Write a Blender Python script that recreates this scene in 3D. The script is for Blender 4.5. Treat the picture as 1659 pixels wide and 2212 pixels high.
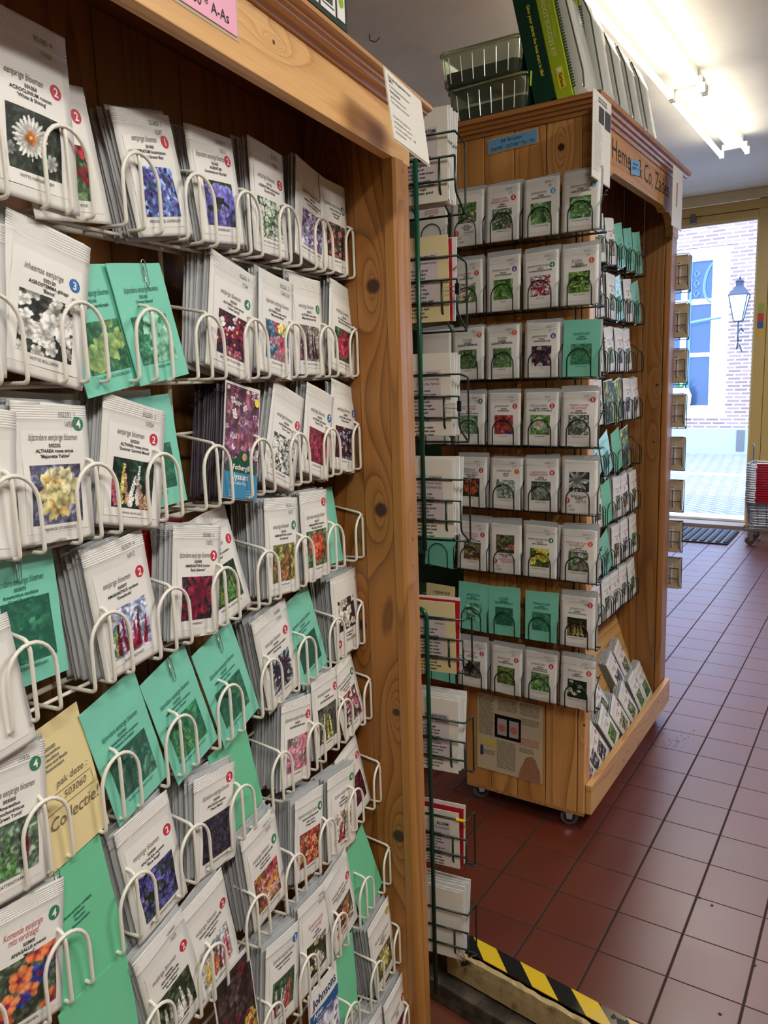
import bpy, bmesh, math, random
import numpy as np
from mathutils import Matrix, Vector

for _o in list(bpy.data.objects):
    bpy.data.objects.remove(_o, do_unlink=True)
SC = bpy.context.scene
COL = SC.collection
R = math.radians

# ------------------------------------------------------------ camera
W, H, FPX = 1659.0, 2212.0, 1680.0
CAM = Vector((0.0, 0.0, 1.3))
def _ray(px, py):
    return Vector((px - W / 2, py - H / 2, FPX)).normalized()
_ay = _ray(1940, 783)
_dn = _ray(1195, 10557)
_az = -(_dn - _ay * _dn.dot(_ay)); _az.normalize()
_ax = _ay.cross(_az)
RW = Matrix((_ax, _ay, _az))          # camera axes -> world
cam_d = bpy.data.cameras.new('camera')
cam = bpy.data.objects.new('camera', cam_d); COL.objects.link(cam)
cam_d.sensor_fit = 'HORIZONTAL'; cam_d.sensor_width = 36.0
cam_d.lens = FPX / W * 36.0
cam_d.clip_start = 0.02; cam_d.clip_end = 200
_c0, _c1, _c2 = RW.col[0], RW.col[1], RW.col[2]
cam.matrix_world = Matrix(((_c0[0], -_c1[0], -_c2[0], CAM[0]),
                           (_c0[1], -_c1[1], -_c2[1], CAM[1]),
                           (_c0[2], -_c1[2], -_c2[2], CAM[2]), (0, 0, 0, 1)))
SC.camera = cam

# ------------------------------------------------------------ world, sun, exposure
SC.view_settings.view_transform = 'Standard'
SC.view_settings.look = 'None'
SC.view_settings.exposure = 0.58
SC.view_settings.gamma = 1.0
SC.view_settings.use_curve_mapping = False
wd = bpy.data.worlds.new('sky'); SC.world = wd; wd.use_nodes = True
_bg = wd.node_tree.nodes['Background']
_bg.inputs[0].default_value = (0.40, 0.58, 1.0, 1)
_bg.inputs[1].default_value = 6.2
_s = bpy.data.lights.new('sun', 'SUN'); _s.energy = 1.5; _s.angle = 0.02; _s.color = (0.85, 0.92, 1.0)
sun = bpy.data.objects.new('sun', _s); COL.objects.link(sun)
sun.rotation_euler = (R(38), 0, R(-18))
TUBE_EMIT = 10.5
TUBE_WATT = 14.0

# ------------------------------------------------------------ frames
N1 = Vector((0.9884, 0.1517, 0)); U1 = Vector((-0.1517, 0.9884, 0))
def frame(ax, ay):
    return Matrix(((ax[0], ay[0], 0, 0), (ax[1], ay[1], 0, 0), (0, 0, 1, 0), (0, 0, 0, 1)))
F1 = frame(U1, -N1)                   # big cabinet on the left: X along its front, Y into it
FW = Matrix.Identity(4)               # world: the end of the rolling cabinet faces -Y
FI = frame(Vector((0, 1, 0)), Vector((-1, 0, 0)))   # inside of the rolling cabinet, faces +X
FP = frame(N1, U1)                    # leaflet rack at the end of the big cabinet

def at_plane(px, py, F, p0, n):
    """pixel -> local point of frame F on the plane through p0 with normal n (both local)."""
    Fi = F.inverted()
    o = Fi @ CAM
    d = Fi.to_3x3() @ (RW @ _ray(px, py))
    p0 = Vector(p0); n = Vector(n)
    return o + d * ((p0 - o).dot(n) / d.dot(n))

# ------------------------------------------------------------ mesh builder
class MB:
    def __init__(s): s.v = []; s.f = []; s.c = None
    def add(s, vs, fs):
        b = len(s.v); s.v.extend([tuple(v) for v in vs]); s.f.extend([tuple(i + b for i in f) for f in fs]); return s
    def box(s, x0, x1, y0, y1, z0, z1):
        return s.add([(x0, y0, z0), (x1, y0, z0), (x1, y1, z0), (x0, y1, z0), (x0, y0, z1), (x1, y0, z1), (x1, y1, z1), (x0, y1, z1)],
                     [(0, 3, 2, 1), (4, 5, 6, 7), (0, 1, 5, 4), (1, 2, 6, 5), (2, 3, 7, 6), (3, 0, 4, 7)])
    def quad(s, a, b, c, d): return s.add([a, b, c, d], [(0, 1, 2, 3)])
    def tube(s, pts, r, n=6, closed=False):
        pts = [Vector(p) for p in pts]; m = len(pts); vs = []; fs = []
        prev = None
        for i, p in enumerate(pts):
            a = pts[(i - 1) % m] if (closed or i > 0) else p
            b = pts[(i + 1) % m] if (closed or i < m - 1) else p
            t = (b - a)
            if t.length < 1e-9: t = Vector((0, 0, 1))
            t.normalize()
            if prev is None:
                h = Vector((0, 0, 1)) if abs(t.z) < .9 else Vector((1, 0, 0))
                e1 = t.cross(h).normalized()
            else:
                e1 = (prev - t * prev.dot(t))
                e1 = e1.normalized() if e1.length > 1e-6 else t.orthogonal().normalized()
            prev = e1; e2 = t.cross(e1)
            for k in range(n):
                an = 2 * math.pi * k / n
                vs.append(p + (e1 * math.cos(an) + e2 * math.sin(an)) * r)
        for i in range(m if closed else m - 1):
            j = (i + 1) % m
            for k in range(n):
                l = (k + 1) % n
                fs.append((i * n + k, i * n + l, j * n + l, j * n + k))
        if not closed:
            fs.append(tuple(range(n))[::-1]); fs.append(tuple((m - 1) * n + k for k in range(n)))
        return s.add(vs, fs)
    def prism(s, prof, axis, a, b):
        """extrude a closed 2-D outline; axis 'x': prof=(y,z); 'y': (x,z); 'z': (x,y)"""
        n = len(prof)
        def mk(p, t):
            return {'x': (t, p[0], p[1]), 'y': (p[0], t, p[1]), 'z': (p[0], p[1], t)}[axis]
        vs = [mk(p, a) for p in prof] + [mk(p, b) for p in prof]
        fs = [tuple(range(n)), tuple(range(n, 2 * n))[::-1]] + [(i, i + n, (i + 1) % n + n, (i + 1) % n) for i in range(n)]
        return s.add(vs, fs)
    def lathe(s, prof, n=20, c=(0, 0, 0), axis='z'):
        vs = []; m = len(prof)
        for k in range(n):
            a = 2 * math.pi * k / n
            for r, h in prof:
                if axis == 'z': vs.append((c[0] + r * math.cos(a), c[1] + r * math.sin(a), c[2] + h))
                elif axis == 'x': vs.append((c[0] + h, c[1] + r * math.cos(a), c[2] + r * math.sin(a)))
                else: vs.append((c[0] + r * math.cos(a), c[1] + h, c[2] + r * math.sin(a)))
        fs = [(k * m + i, ((k + 1) % n) * m + i, ((k + 1) % n) * m + i + 1, k * m + i + 1) for k in range(n) for i in range(m - 1)]
        return s.add(vs, fs)
    def mesh(s, name, mat=None, bevel=0, smooth=False, fixn=True):
        me = bpy.data.meshes.new(name)
        me.from_pydata(s.v, [], s.f); me.validate()
        if fixn or bevel:
            bm = bmesh.new(); bm.from_mesh(me)
            if fixn: bmesh.ops.recalc_face_normals(bm, faces=bm.faces)
            if bevel: bmesh.ops.bevel(bm, geom=list(bm.edges), offset=bevel, segments=2, affect='EDGES', profile=.6, clamp_overlap=True)
            bm.to_mesh(me); bm.free()
        if mat: me.materials.append(mat)
        if smooth: me.shade_smooth()
        return me
    def obj(s, name, mat=None, parent=None, M=None, bevel=0, smooth=False, fixn=True):
        o = bpy.data.objects.new(name, s.mesh(name, mat, bevel, smooth, fixn)); COL.objects.link(o)
        if parent is not None: o.parent = parent
        if M is not None: o.matrix_world = M
        return o

def tag(o, label=None, cat=None, group=None, kind=None):
    if label: o['label'] = label
    if cat: o['category'] = cat
    if group: o['group'] = group
    if kind: o['kind'] = kind
    return o
def structure(o): o['kind'] = 'structure'; return o
def empty(name, M, label=None, cat=None, group=None):
    o = bpy.data.objects.new(name, None); o.empty_display_size = .02; COL.objects.link(o); o.matrix_world = M
    return tag(o, label, cat, group)
def clone(o, parent=None, M=None):
    c = o.copy(); COL.objects.link(c)
    if parent is not None: c.parent = parent
    if M is not None: c.matrix_world = M
    for ch in o.children: clone(ch, c)
    return c
def T(x, y, z): return Matrix.Translation((x, y, z))
def RX(d): return Matrix.Rotation(R(d), 4, 'X')
def RY(d): return Matrix.Rotation(R(d), 4, 'Y')
def RZ(d): return Matrix.Rotation(R(d), 4, 'Z')
def fillet(pts, r, n=4):
    pts = [Vector(p) for p in pts]; out = [pts[0]]
    for i in range(1, len(pts) - 1):
        a, p, b = pts[i - 1], pts[i], pts[i + 1]
        da = (a - p); db = (b - p); k = min(r, da.length * .45, db.length * .45)
        s_ = p + da.normalized() * k; e_ = p + db.normalized() * k
        for j in range(n + 1):
            t = j / n; out.append(s_ * (1 - t) ** 2 + p * 2 * t * (1 - t) + e_ * t * t)
    out.append(pts[-1]); return out

# ------------------------------------------------------------ materials
def lin(c):
    return tuple((x / 12.92 if x <= .04045 else ((x + .055) / 1.055) ** 2.4) for x in [v / 255.0 for v in c])
_mats = {}
def mat(name, col, rough=.6, metal=0, spec=.5, bump=0, bscale=60, var=0, vscale=8, trans=0, emit=0, coat=0, alpha=1, sss=0):
    if name in _mats: return _mats[name]
    m = bpy.data.materials.new(name); m.use_nodes = True
    nt = m.node_tree; b = nt.nodes['Principled BSDF']
    c = lin(col) + (1,)
    b.inputs['Base Color'].default_value = c
    b.inputs['Roughness'].default_value = rough; b.inputs['Metallic'].default_value = metal
    b.inputs['Specular IOR Level'].default_value = spec
    b.inputs['Transmission Weight'].default_value = trans
    b.inputs['Coat Weight'].default_value = coat
    if alpha < 1: b.inputs['Alpha'].default_value = alpha
    if emit:
        b.inputs['Emission Color'].default_value = c; b.inputs['Emission Strength'].default_value = emit
    tc = nt.nodes.new('ShaderNodeTexCoord')
    if var:
        n = nt.nodes.new('ShaderNodeTexNoise'); n.inputs['Scale'].default_value = vscale; n.inputs['Detail'].default_value = 4
        nt.links.new(tc.outputs['Object'], n.inputs['Vector'])
        mx = nt.nodes.new('ShaderNodeMix'); mx.data_type = 'RGBA'
        mx.inputs[6].default_value = tuple(x * (1 - var) for x in c[:3]) + (1,)
        mx.inputs[7].default_value = tuple(min(1, x * (1 + var)) for x in c[:3]) + (1,)
        nt.links.new(n.outputs['Fac'], mx.inputs[0]); nt.links.new(mx.outputs[2], b.inputs['Base Color'])
    if bump:
        n2 = nt.nodes.new('ShaderNodeTexNoise'); n2.inputs['Scale'].default_value = bscale; n2.inputs['Detail'].default_value = 3
        nt.links.new(tc.outputs['Object'], n2.inputs['Vector'])
        bp = nt.nodes.new('ShaderNodeBump'); bp.inputs['Strength'].default_value = bump; bp.inputs['Distance'].default_value = .002
        nt.links.new(n2.outputs['Fac'], bp.inputs['Height']); nt.links.new(bp.outputs[0], b.inputs['Normal'])
    _mats[name] = m; return m

def math_node(nt, op, a, b=None, c=None):
    n = nt.nodes.new('ShaderNodeMath'); n.operation = op
    for i, v in enumerate((a, b, c)):
        if v is None: continue
        if isinstance(v, (int, float)): n.inputs[i].default_value = v
        else: nt.links.new(v, n.inputs[i])
    return n.outputs[0]

def wood(name, grain='z', light=(206, 148, 84), dark=(150, 92, 42), knots=(), rough=.42, scale=1.0, seed=0.0):
    """pine: growth lines that run along `grain`, bent around knots given as (x,y,z,radius) in object space"""
    if name in _mats: return _mats[name]
    m = bpy.data.materials.new(name); m.use_nodes = True
    nt = m.node_tree; L = nt.links.new; b = nt.nodes['Principled BSDF']
    tc = nt.nodes.new('ShaderNodeTexCoord'); P = tc.outputs['Object']
    st = {'x': (.07, 1, 1), 'y': (1, .07, 1), 'z': (1, 1, .07)}[grain]
    mp = nt.nodes.new('ShaderNodeMapping'); mp.inputs['Scale'].default_value = st; mp.inputs['Location'].default_value = (seed, seed * 1.7, seed * .6); L(P, mp.inputs[0])
    n0 = nt.nodes.new('ShaderNodeTexNoise'); n0.inputs['Scale'].default_value = 7.0 * scale; n0.inputs['Detail'].default_value = 1.5
    L(mp.outputs[0], n0.inputs['Vector'])
    ring = math_node(nt, 'MULTIPLY', n0.outputs['Fac'], 13.0)
    kmask = None
    for (kx, ky, kz, kr) in knots:
        sub = nt.nodes.new('ShaderNodeVectorMath'); sub.operation = 'SUBTRACT'; sub.inputs[1].default_value = (kx, ky, kz); L(P, sub.inputs[0])
        sc = nt.nodes.new('ShaderNodeVectorMath'); sc.operation = 'MULTIPLY'
        sc.inputs[1].default_value = {'x': (.30, 1, 1), 'y': (1, .30, 1), 'z': (1, 1, .30)}[grain]; L(sub.outputs[0], sc.inputs[0])
        ln = nt.nodes.new('ShaderNodeVectorMath'); ln.operation = 'LENGTH'; L(sc.outputs[0], ln.inputs[0])
        ln2 = nt.nodes.new('ShaderNodeVectorMath'); ln2.operation = 'LENGTH'; L(sub.outputs[0], ln2.inputs[0])
        g = math_node(nt, 'EXPONENT', math_node(nt, 'MULTIPLY', ln.outputs['Value'], -1.0 / (kr * 2.1)))
        ring = math_node(nt, 'ADD', ring, math_node(nt, 'MULTIPLY', g, 6.0))
        k = nt.nodes.new('ShaderNodeMapRange'); k.inputs[1].default_value = kr * .72; k.inputs[2].default_value = kr * 1.12
        k.inputs[3].default_value = 1; k.inputs[4].default_value = 0; L(ln2.outputs['Value'], k.inputs[0])
        kmask = k.outputs[0] if kmask is None else math_node(nt, 'MAXIMUM', kmask, k.outputs[0])
    fr = math_node(nt, 'FRACT', ring)
    rp = nt.nodes.new('ShaderNodeValToRGB'); L(fr, rp.inputs[0])
    cl = lin(light); cd = lin(dark)
    e = rp.color_ramp.elements
    e[0].position = 0; e[0].color = cl + (1,)
    e[1].position = 1; e[1].color = cl + (1,)
    for p, f in ((.40, .10), (.78, .42), (.90, .78), (.96, .3)):
        q = e.new(p); q.color = tuple(cl[i] * (1 - f) + cd[i] * f for i in range(3)) + (1,)
    mp2 = nt.nodes.new('ShaderNodeMapping'); mp2.inputs['Scale'].default_value = tuple(s * (90 if s == 1 else 45) for s in st); L(P, mp2.inputs[0])
    n1 = nt.nodes.new('ShaderNodeTexNoise'); n1.inputs['Scale'].default_value = 4; n1.inputs['Detail'].default_value = 2; L(mp2.outputs[0], n1.inputs['Vector'])
    n2 = nt.nodes.new('ShaderNodeTexNoise'); n2.inputs['Scale'].default_value = 3; L(mp.outputs[0], n2.inputs['Vector'])
    f = math_node(nt, 'ADD', math_node(nt, 'MULTIPLY', n1.outputs['Fac'], .30), math_node(nt, 'MULTIPLY', n2.outputs['Fac'], .5))
    f = math_node(nt, 'ADD', f, .60)
    mm = nt.nodes.new('ShaderNodeVectorMath'); mm.operation = 'SCALE'; L(rp.outputs[0], mm.inputs[0]); L(f, mm.inputs['Scale'])
    out = mm.outputs[0]
    if kmask is not None:
        mx = nt.nodes.new('ShaderNodeMix'); mx.data_type = 'RGBA'; mx.inputs[7].default_value = lin((66, 36, 18)) + (1,)
        L(kmask, mx.inputs[0]); L(out, mx.inputs[6]); out = mx.outputs[2]
    L(out, b.inputs['Base Color']); b.inputs['Roughness'].default_value = rough
    b.inputs['Coat Weight'].default_value = .15; b.inputs['Coat Roughness'].default_value = .3
    bp = nt.nodes.new('ShaderNodeBump'); bp.inputs['Strength'].default_value = .12; bp.inputs['Distance'].default_value = .001
    L(n1.outputs['Fac'], bp.inputs['Height']); L(bp.outputs[0], b.inputs['Normal'])
    _mats[name] = m; return m

def vcol_mat(name, rough=.5):
    if name in _mats: return _mats[name]
    m = bpy.data.materials.new(name); m.use_nodes = True; nt = m.node_tree; b = nt.nodes['Principled BSDF']
    a = nt.nodes.new('ShaderNodeAttribute'); a.attribute_name = 'Col'
    nt.links.new(a.outputs['Color'], b.inputs['Base Color']); b.inputs['Roughness'].default_value = rough; b.inputs['Specular IOR Level'].default_value = .3
    _mats[name] = m; return m

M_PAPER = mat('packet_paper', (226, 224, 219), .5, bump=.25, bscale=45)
M_PAPERB = mat('shaded_stack_paper', (186, 188, 190), .6, bump=.25, bscale=45)  # packet paper greyed to stand for the shade between stacked packets
M_LABEL = mat('label_paper', (235, 232, 227), .5)
M_INK = mat('black_ink', (38, 34, 34), .7)
M_INKG = mat('grey_stamp_ink', (108, 102, 102), .7)
M_TITLE = mat('brown_grey_ink', (112, 104, 92), .7)
M_TITLER = mat('rose_ink', (190, 92, 96), .7)
M_TEAL = mat('teal_card', (128, 212, 188), .4, var=.08, vscale=20, coat=.7)
M_TEALD = mat('teal_card_ink', (28, 92, 84), .7)
M_GREENC = mat('green_card', (112, 200, 156), .55, var=.06, vscale=20)
M_CREAM = mat('cream_card', (232, 214, 160), .6, var=.04)
M_PEN = mat('pencil_ink', (112, 98, 84), .7)
M_RED = mat('red_card', (170, 16, 28), .5)
M_WIRE = mat('white_wire_coating', (236, 232, 220), .32, bump=.1, bscale=200)
M_GWIRE = mat('dark_green_wire_coating', (14, 38, 32), .3)
M_GPOLE = mat('green_rack_paint', (8, 72, 52), .3)
M_STEEL = mat('clip_steel', (190, 190, 188), .25, metal=1)
M_BLACK = mat('black_plastic', (18, 18, 20), .4)
M_PHOTO = vcol_mat('printed_photo')
BADGE = {'r': mat('badge_red', (196, 44, 62), .5), 'g': mat('badge_green', (52, 128, 92), .5), 'b': mat('badge_blue', (40, 108, 178), .5),
         'o': mat('badge_orange', (222, 92, 52), .5), 'v': mat('badge_violet', (92, 70, 150), .5), 'y': mat('badge_yellow', (190, 160, 50), .5),
         'l': mat('badge_light_blue', (96, 160, 214), .5)}
M_WHITE = mat('white_ink', (245, 240, 236), .6)

# ------------------------------------------------------------ lettering
_tc = {}
def text_geo(txt, bold=False, shear=0.0):
    k = (txt, bold, shear)
    if k in _tc: return _tc[k]
    cu = bpy.data.curves.new('t', 'FONT'); cu.body = txt; cu.size = 1; cu.shear = shear
    cu.resolution_u = 2; cu.fill_mode = 'FRONT'
    if bold: cu.offset = .022
    o = bpy.data.objects.new('t', cu)
    me = bpy.data.meshes.new_from_object(o)
    vs = np.array([v.co[:] for v in me.vertices]) if len(me.vertices) else np.zeros((0, 3))
    fs = [tuple(p.vertices) for p in me.polygons]
    bpy.data.objects.remove(o); bpy.data.curves.remove(cu); bpy.data.meshes.remove(me)
    if len(vs):
        vs = vs[:, :2] - np.array([(vs[:, 0].min() + vs[:, 0].max()) / 2, 0])
        w = vs[:, 0].max() - vs[:, 0].min()
    else: w = 1
    _tc[k] = (vs, fs, w); return _tc[k]
def put_text(mb, txt, cx, cz, h, maxw=None, surf=None, bold=False, shear=0.0, align='c', flip=None, sx=1.0, rot=0):
    """letters in the local XZ plane, facing -Y; surf(x,z)->y"""
    vs, fs, w = text_geo(txt, bold, shear)
    if not len(vs): return
    k = h / .72; kx = k * sx
    if maxw and w * kx > maxw: kx = maxw / w
    off = 0 if align == 'c' else (w * kx / 2 if align == 'l' else -w * kx / 2)
    out = []
    ca, sa = math.cos(R(rot)), math.sin(R(rot))
    for x, z in vs:
        X = off + x * kx; Z = z * k
        X, Z = cx + X * ca - Z * sa, cz + X * sa + Z * ca
        if flip: X, Z = flip(X, Z)
        out.append((X, surf(X, Z) if surf else 0.0, Z))
    mb.add(out, fs)

# ------------------------------------------------------------ painted photographs (colour per vertex)
def _noise(rng, ny, nx, k):
    g = rng.random((k + 2, k + 2)); y = np.linspace(0, k, ny); x = np.linspace(0, k, nx)
    yi = y.astype(int); xi = x.astype(int); fy = (y - yi)[:, None]; fx = (x - xi)[None, :]
    a = g[yi][:, xi]; b = g[yi][:, xi + 1]; c = g[yi + 1][:, xi]; d = g[yi + 1][:, xi + 1]
    return a * (1 - fy) * (1 - fx) + b * (1 - fy) * fx + c * fy * (1 - fx) + d * fy * fx
def picture(kind, bg, cols, seed, nx=44, ny=44, n=None, r=None, asp=1.0, centre=None):
    rng = np.random.default_rng(seed)
    bg = np.array(bg, float) / 255; cols = [np.array(c, float) / 255 for c in cols]
    Y, X = np.mgrid[0:ny, 0:nx]; X = X / (nx - 1); Y = Y / (ny - 1) * asp
    t = _noise(rng, ny, nx, 6)[..., None] * .6 + _noise(rng, ny, nx, 14)[..., None] * .5
    im = bg * (.35 + 1.1 * t)
    leafy = _noise(rng, ny, nx, 18)[..., None]
    im = np.where(leafy > .62, im * 1.5 + .02, im)
    def flower(cx, cy, rad, col, npet=6, cc=None, sq=1.0):
        nonlocal im
        sq = sq * (.62 + .38 * rng.random()) if kind not in ('daisy', 'big') else sq
        tl = (rng.random() - .5) * .6
        dx = X - cx; dy = (Y - cy) / sq + (X - cx) * tl; rr = np.hypot(dx, dy); th = np.arctan2(dy, dx)
        a = rng.random() * 6.28
        edge = rad * (.70 + .30 * np.abs(np.cos(npet / 2 * (th - a)))) * (.86 + .28 * wob)
        m = rr < edge
        sh = (.68 + .42 * rr / rad + .12 * np.cos(npet * (th - a)))[..., None]
        im = np.where(m[..., None], np.clip(col * sh, 0, 1), im)
        if cc is not None: im = np.where((rr < rad * .24)[..., None], cc, im)
    wob = _noise(rng, ny, nx, 16)
    pick = lambda: cols[rng.integers(len(cols))] * (.8 + .4 * rng.random())
    if kind == 'flowers':
        for _ in range(n or 16): flower(rng.random(), rng.random() * asp, (r or .13) * (.7 + .6 * rng.random()), pick(), 5, None if centre is None else np.array(centre) / 255)
    elif kind == 'big':
        rad = r or .42
        flower(.5, .52 * asp, rad, cols[0] * .85, 9)
        for i in range(26): 
            a = rng.random() * 6.28; q = rng.random() * rad * .75
            flower(.5 + q * math.cos(a), .52 * asp + q * math.sin(a), rad * .32, pick(), 3)
        if centre is not None: flower(.5, .52 * asp, rad * .3, np.array(centre) / 255, 8)
    elif kind == 'daisy':
        flower(.42, .55 * asp, .32, cols[0], 22); flower(.42, .55 * asp, .12, np.array(centre) / 255, 9, np.array((250, 190, 80)) / 255)
        flower(.8, .25 * asp, .13, cols[0] * .7, 7); flower(.05, .3 * asp, .1, cols[0] * .6, 7)
    elif kind == 'dense':
        for _ in range(n or 130): flower(rng.random(), rng.random() * asp, (r or .055) * (.7 + .6 * rng.random()), pick(), 4)
    elif kind == 'spikes':
        for i in range(n or 6):
            x0 = .08 + .84 * (i + .5 * rng.random()) / (n or 6); top = .5 + .45 * rng.random(); c = pick(); s = (rng.random() - .5) * .25
            for j in range(16):
                q = j / 16; flower(x0 + s * q + (rng.random() - .5) * .07 * (1 - q), asp * (top * (.12 + .88 * q)), .062 * (1 - .6 * q), c * (.75 + .5 * rng.random()), 4)
    elif kind == 'leaves':
        for _ in range(n or 34):
            cx, cy = rng.random(), rng.random() * asp; a = rng.random() * 3.14; L_ = (r or .2) * (.6 + .7 * rng.random()); c = pick()
            u = (X - cx) * math.cos(a) + (Y - cy) * math.sin(a); v = -(X - cx) * math.sin(a) + (Y - cy) * math.cos(a)
            m = (u / L_) ** 2 + (v / (L_ * .36)) ** 2 < 1
            sh = (.75 + .5 * (v > 0) * .6 + .35 * np.abs(v) / L_)[..., None]
            im = np.where(m[..., None], np.clip(c * sh, 0, 1), im)
    elif kind == 'star':
        for _ in range(n or 3):
            cx, cy = .25 + .5 * rng.random(), (.25 + .5 * rng.random()) * asp; c = pick()
            th = np.arctan2(Y - cy, X - cx); rr = np.hypot(X - cx, Y - cy)
            m = rr < (r or .42) * (.25 + .75 * np.abs(np.cos(4 * th + rng.random())) ** 3)
            im = np.where(m[..., None], np.clip(c * (.55 + 1.1 * rr)[..., None], 0, 1), im)
    fine = _noise(rng, ny, nx, 22)[..., None] * .5 + _noise(rng, ny, nx, 9)[..., None] * .5
    im = im * (.62 + .72 * fine)
    g = im.mean(2, keepdims=True); im = im * .84 + g * .16 + .015
    im = np.clip(im, 0, 1)
    return np.where(im <= .04045, im / 12.92, ((im + .055) / 1.055) ** 2.4)
def photo_mesh(name, im, x0, x1, z0, z1, surf, flip=None):
    ny, nx = im.shape[:2]
    vs = []; fs = []
    for j in range(ny):
        z = z0 + (z1 - z0) * j / (ny - 1)
        for i in range(nx):
            x = x0 + (x1 - x0) * i / (nx - 1)
            X, Z = (x, z) if flip is None else flip(x, z)
            vs.append((X, surf(X, Z), Z))
    for j in range(ny - 1):
        for i in range(nx - 1):
            a = j * nx + i; fs.append((a, a + 1, a + 1 + nx, a + nx))
    me = bpy.data.meshes.new(name); me.from_pydata(vs, [], fs)
    ca = me.color_attributes.new('Col', 'FLOAT_COLOR', 'POINT')
    ca.data.foreach_set('color', np.concatenate([im.reshape(-1, 3), np.ones((ny * nx, 1))], 1).astype(np.float32).ravel())
    me.materials.append(M_PHOTO); return me
def flatc(mb, x0, x1, z0, z1, surf, n=6, m=6, flip=None):
    vs = []; fs = []
    for j in range(m + 1):
        for i in range(n + 1):
            x = x0 + (x1 - x0) * i / n; z = z0 + (z1 - z0) * j / m
            if flip: x, z = flip(x, z)
            vs.append((x, surf(x, z), z))
    for j in range(m):
        for i in range(n):
            a = j * (n + 1) + i; fs.append((a, a + 1, a + n + 2, a + n + 1))
    mb.add(vs, fs)
def disc(mb, cx, cz, r, surf, flip=None, n=18):
    vs = [(cx, cz)] + [(cx + r * math.cos(2 * math.pi * k / n), cz + r * math.sin(2 * math.pi * k / n)) for k in range(n)]
    if flip: vs = [flip(*v) for v in vs]
    mb.add([(x, surf(x, z), z) for x, z in vs], [(0, k + 1, (k + 1) % n + 1) for k in range(n)])
# ------------------------------------------------------------ packets
def packet_surface(w, h, seed, puff=.0022, wr=.0008):
    rnd = random.Random(seed); p1, p2, p3 = [rnd.random() * 6.28 for _ in range(3)]; s1 = rnd.uniform(-1, 1)
    def f(x, z):
        u = 2 * x / w; q = z / h
        a = max(0, 1 - u * u) * max(0, math.sin(math.pi * min(1, max(0, q / .9))))
        y = -puff * a - wr * (math.sin(38 * x + 52 * z * s1 + p1) + .6 * math.sin(95 * z + 30 * x + p2)) * min(1, 4 * (1 - abs(u)) + .25)
        if q > .885 and q < .985 and puff > 0:
            y -= .00035 * math.sin((q - .885) / .1 * 2 * math.pi * 6)
        return y
    return f
def packet_body(w, h, seed, crimp=True, thick=.0011, lo=False, puff=.0022, wr=.0008):
    f = packet_surface(w, h, seed, puff, wr)
    xs = [-.5, -.4, -.2, 0, .2, .4, .5] if not lo else [-.5, 0, .5]
    if lo: zs = [0, .3, .6, .88, 1]
    elif crimp: zs = [0, .03, .15, .3, .45, .6, .75, .85] + [.885 + .1 * i / 24 for i in range(25)] + [1]
    else: zs = [0, .15, .35, .55, .75, .9, 1]
    rnd = random.Random(seed + 5)
    nx = len(xs); vs = []; fs = []
    jit = [(rnd.uniform(-.001, .001)) for _ in zs]
    for side in (0, 1):
        for j, z in enumerate(zs):
            for i, x in enumerate(xs):
                X = x * w + (jit[j] if abs(x) == .5 and not (j == 0 or j == len(zs) - 1) else 0) * .5; Z = z * h
                if z == 1: Z += .0012 * math.sin(3 * x + seed)
                vs.append((X, (f(X, Z) if side == 0 else thick - .25 * f(X, Z)), Z))
    n = nx * len(zs)
    for j in range(len(zs) - 1):
        for i in range(nx - 1):
            a = j * nx + i; fs.append((a, a + 1, a + 1 + nx, a + nx)); fs.append((n + a, n + a + nx, n + a + nx + 1, n + a + 1))
    for j in range(len(zs) - 1):
        a = j * nx; fs.append((a, a + nx, n + a + nx, n + a)); a = j * nx + nx - 1; fs.append((a, n + a, n + a + nx, a + nx))
    for i in range(nx - 1):
        fs.append((i, n + i, n + i + 1, i + 1)); a = (len(zs) - 1) * nx + i; fs.append((a, a + 1, n + a + 1, n + a))
    m = MB(); m.add(vs, fs); return m, f
_body_cache = {}
PACKETS = []          # (distance, make-individual function, data) for the filed packets
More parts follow.
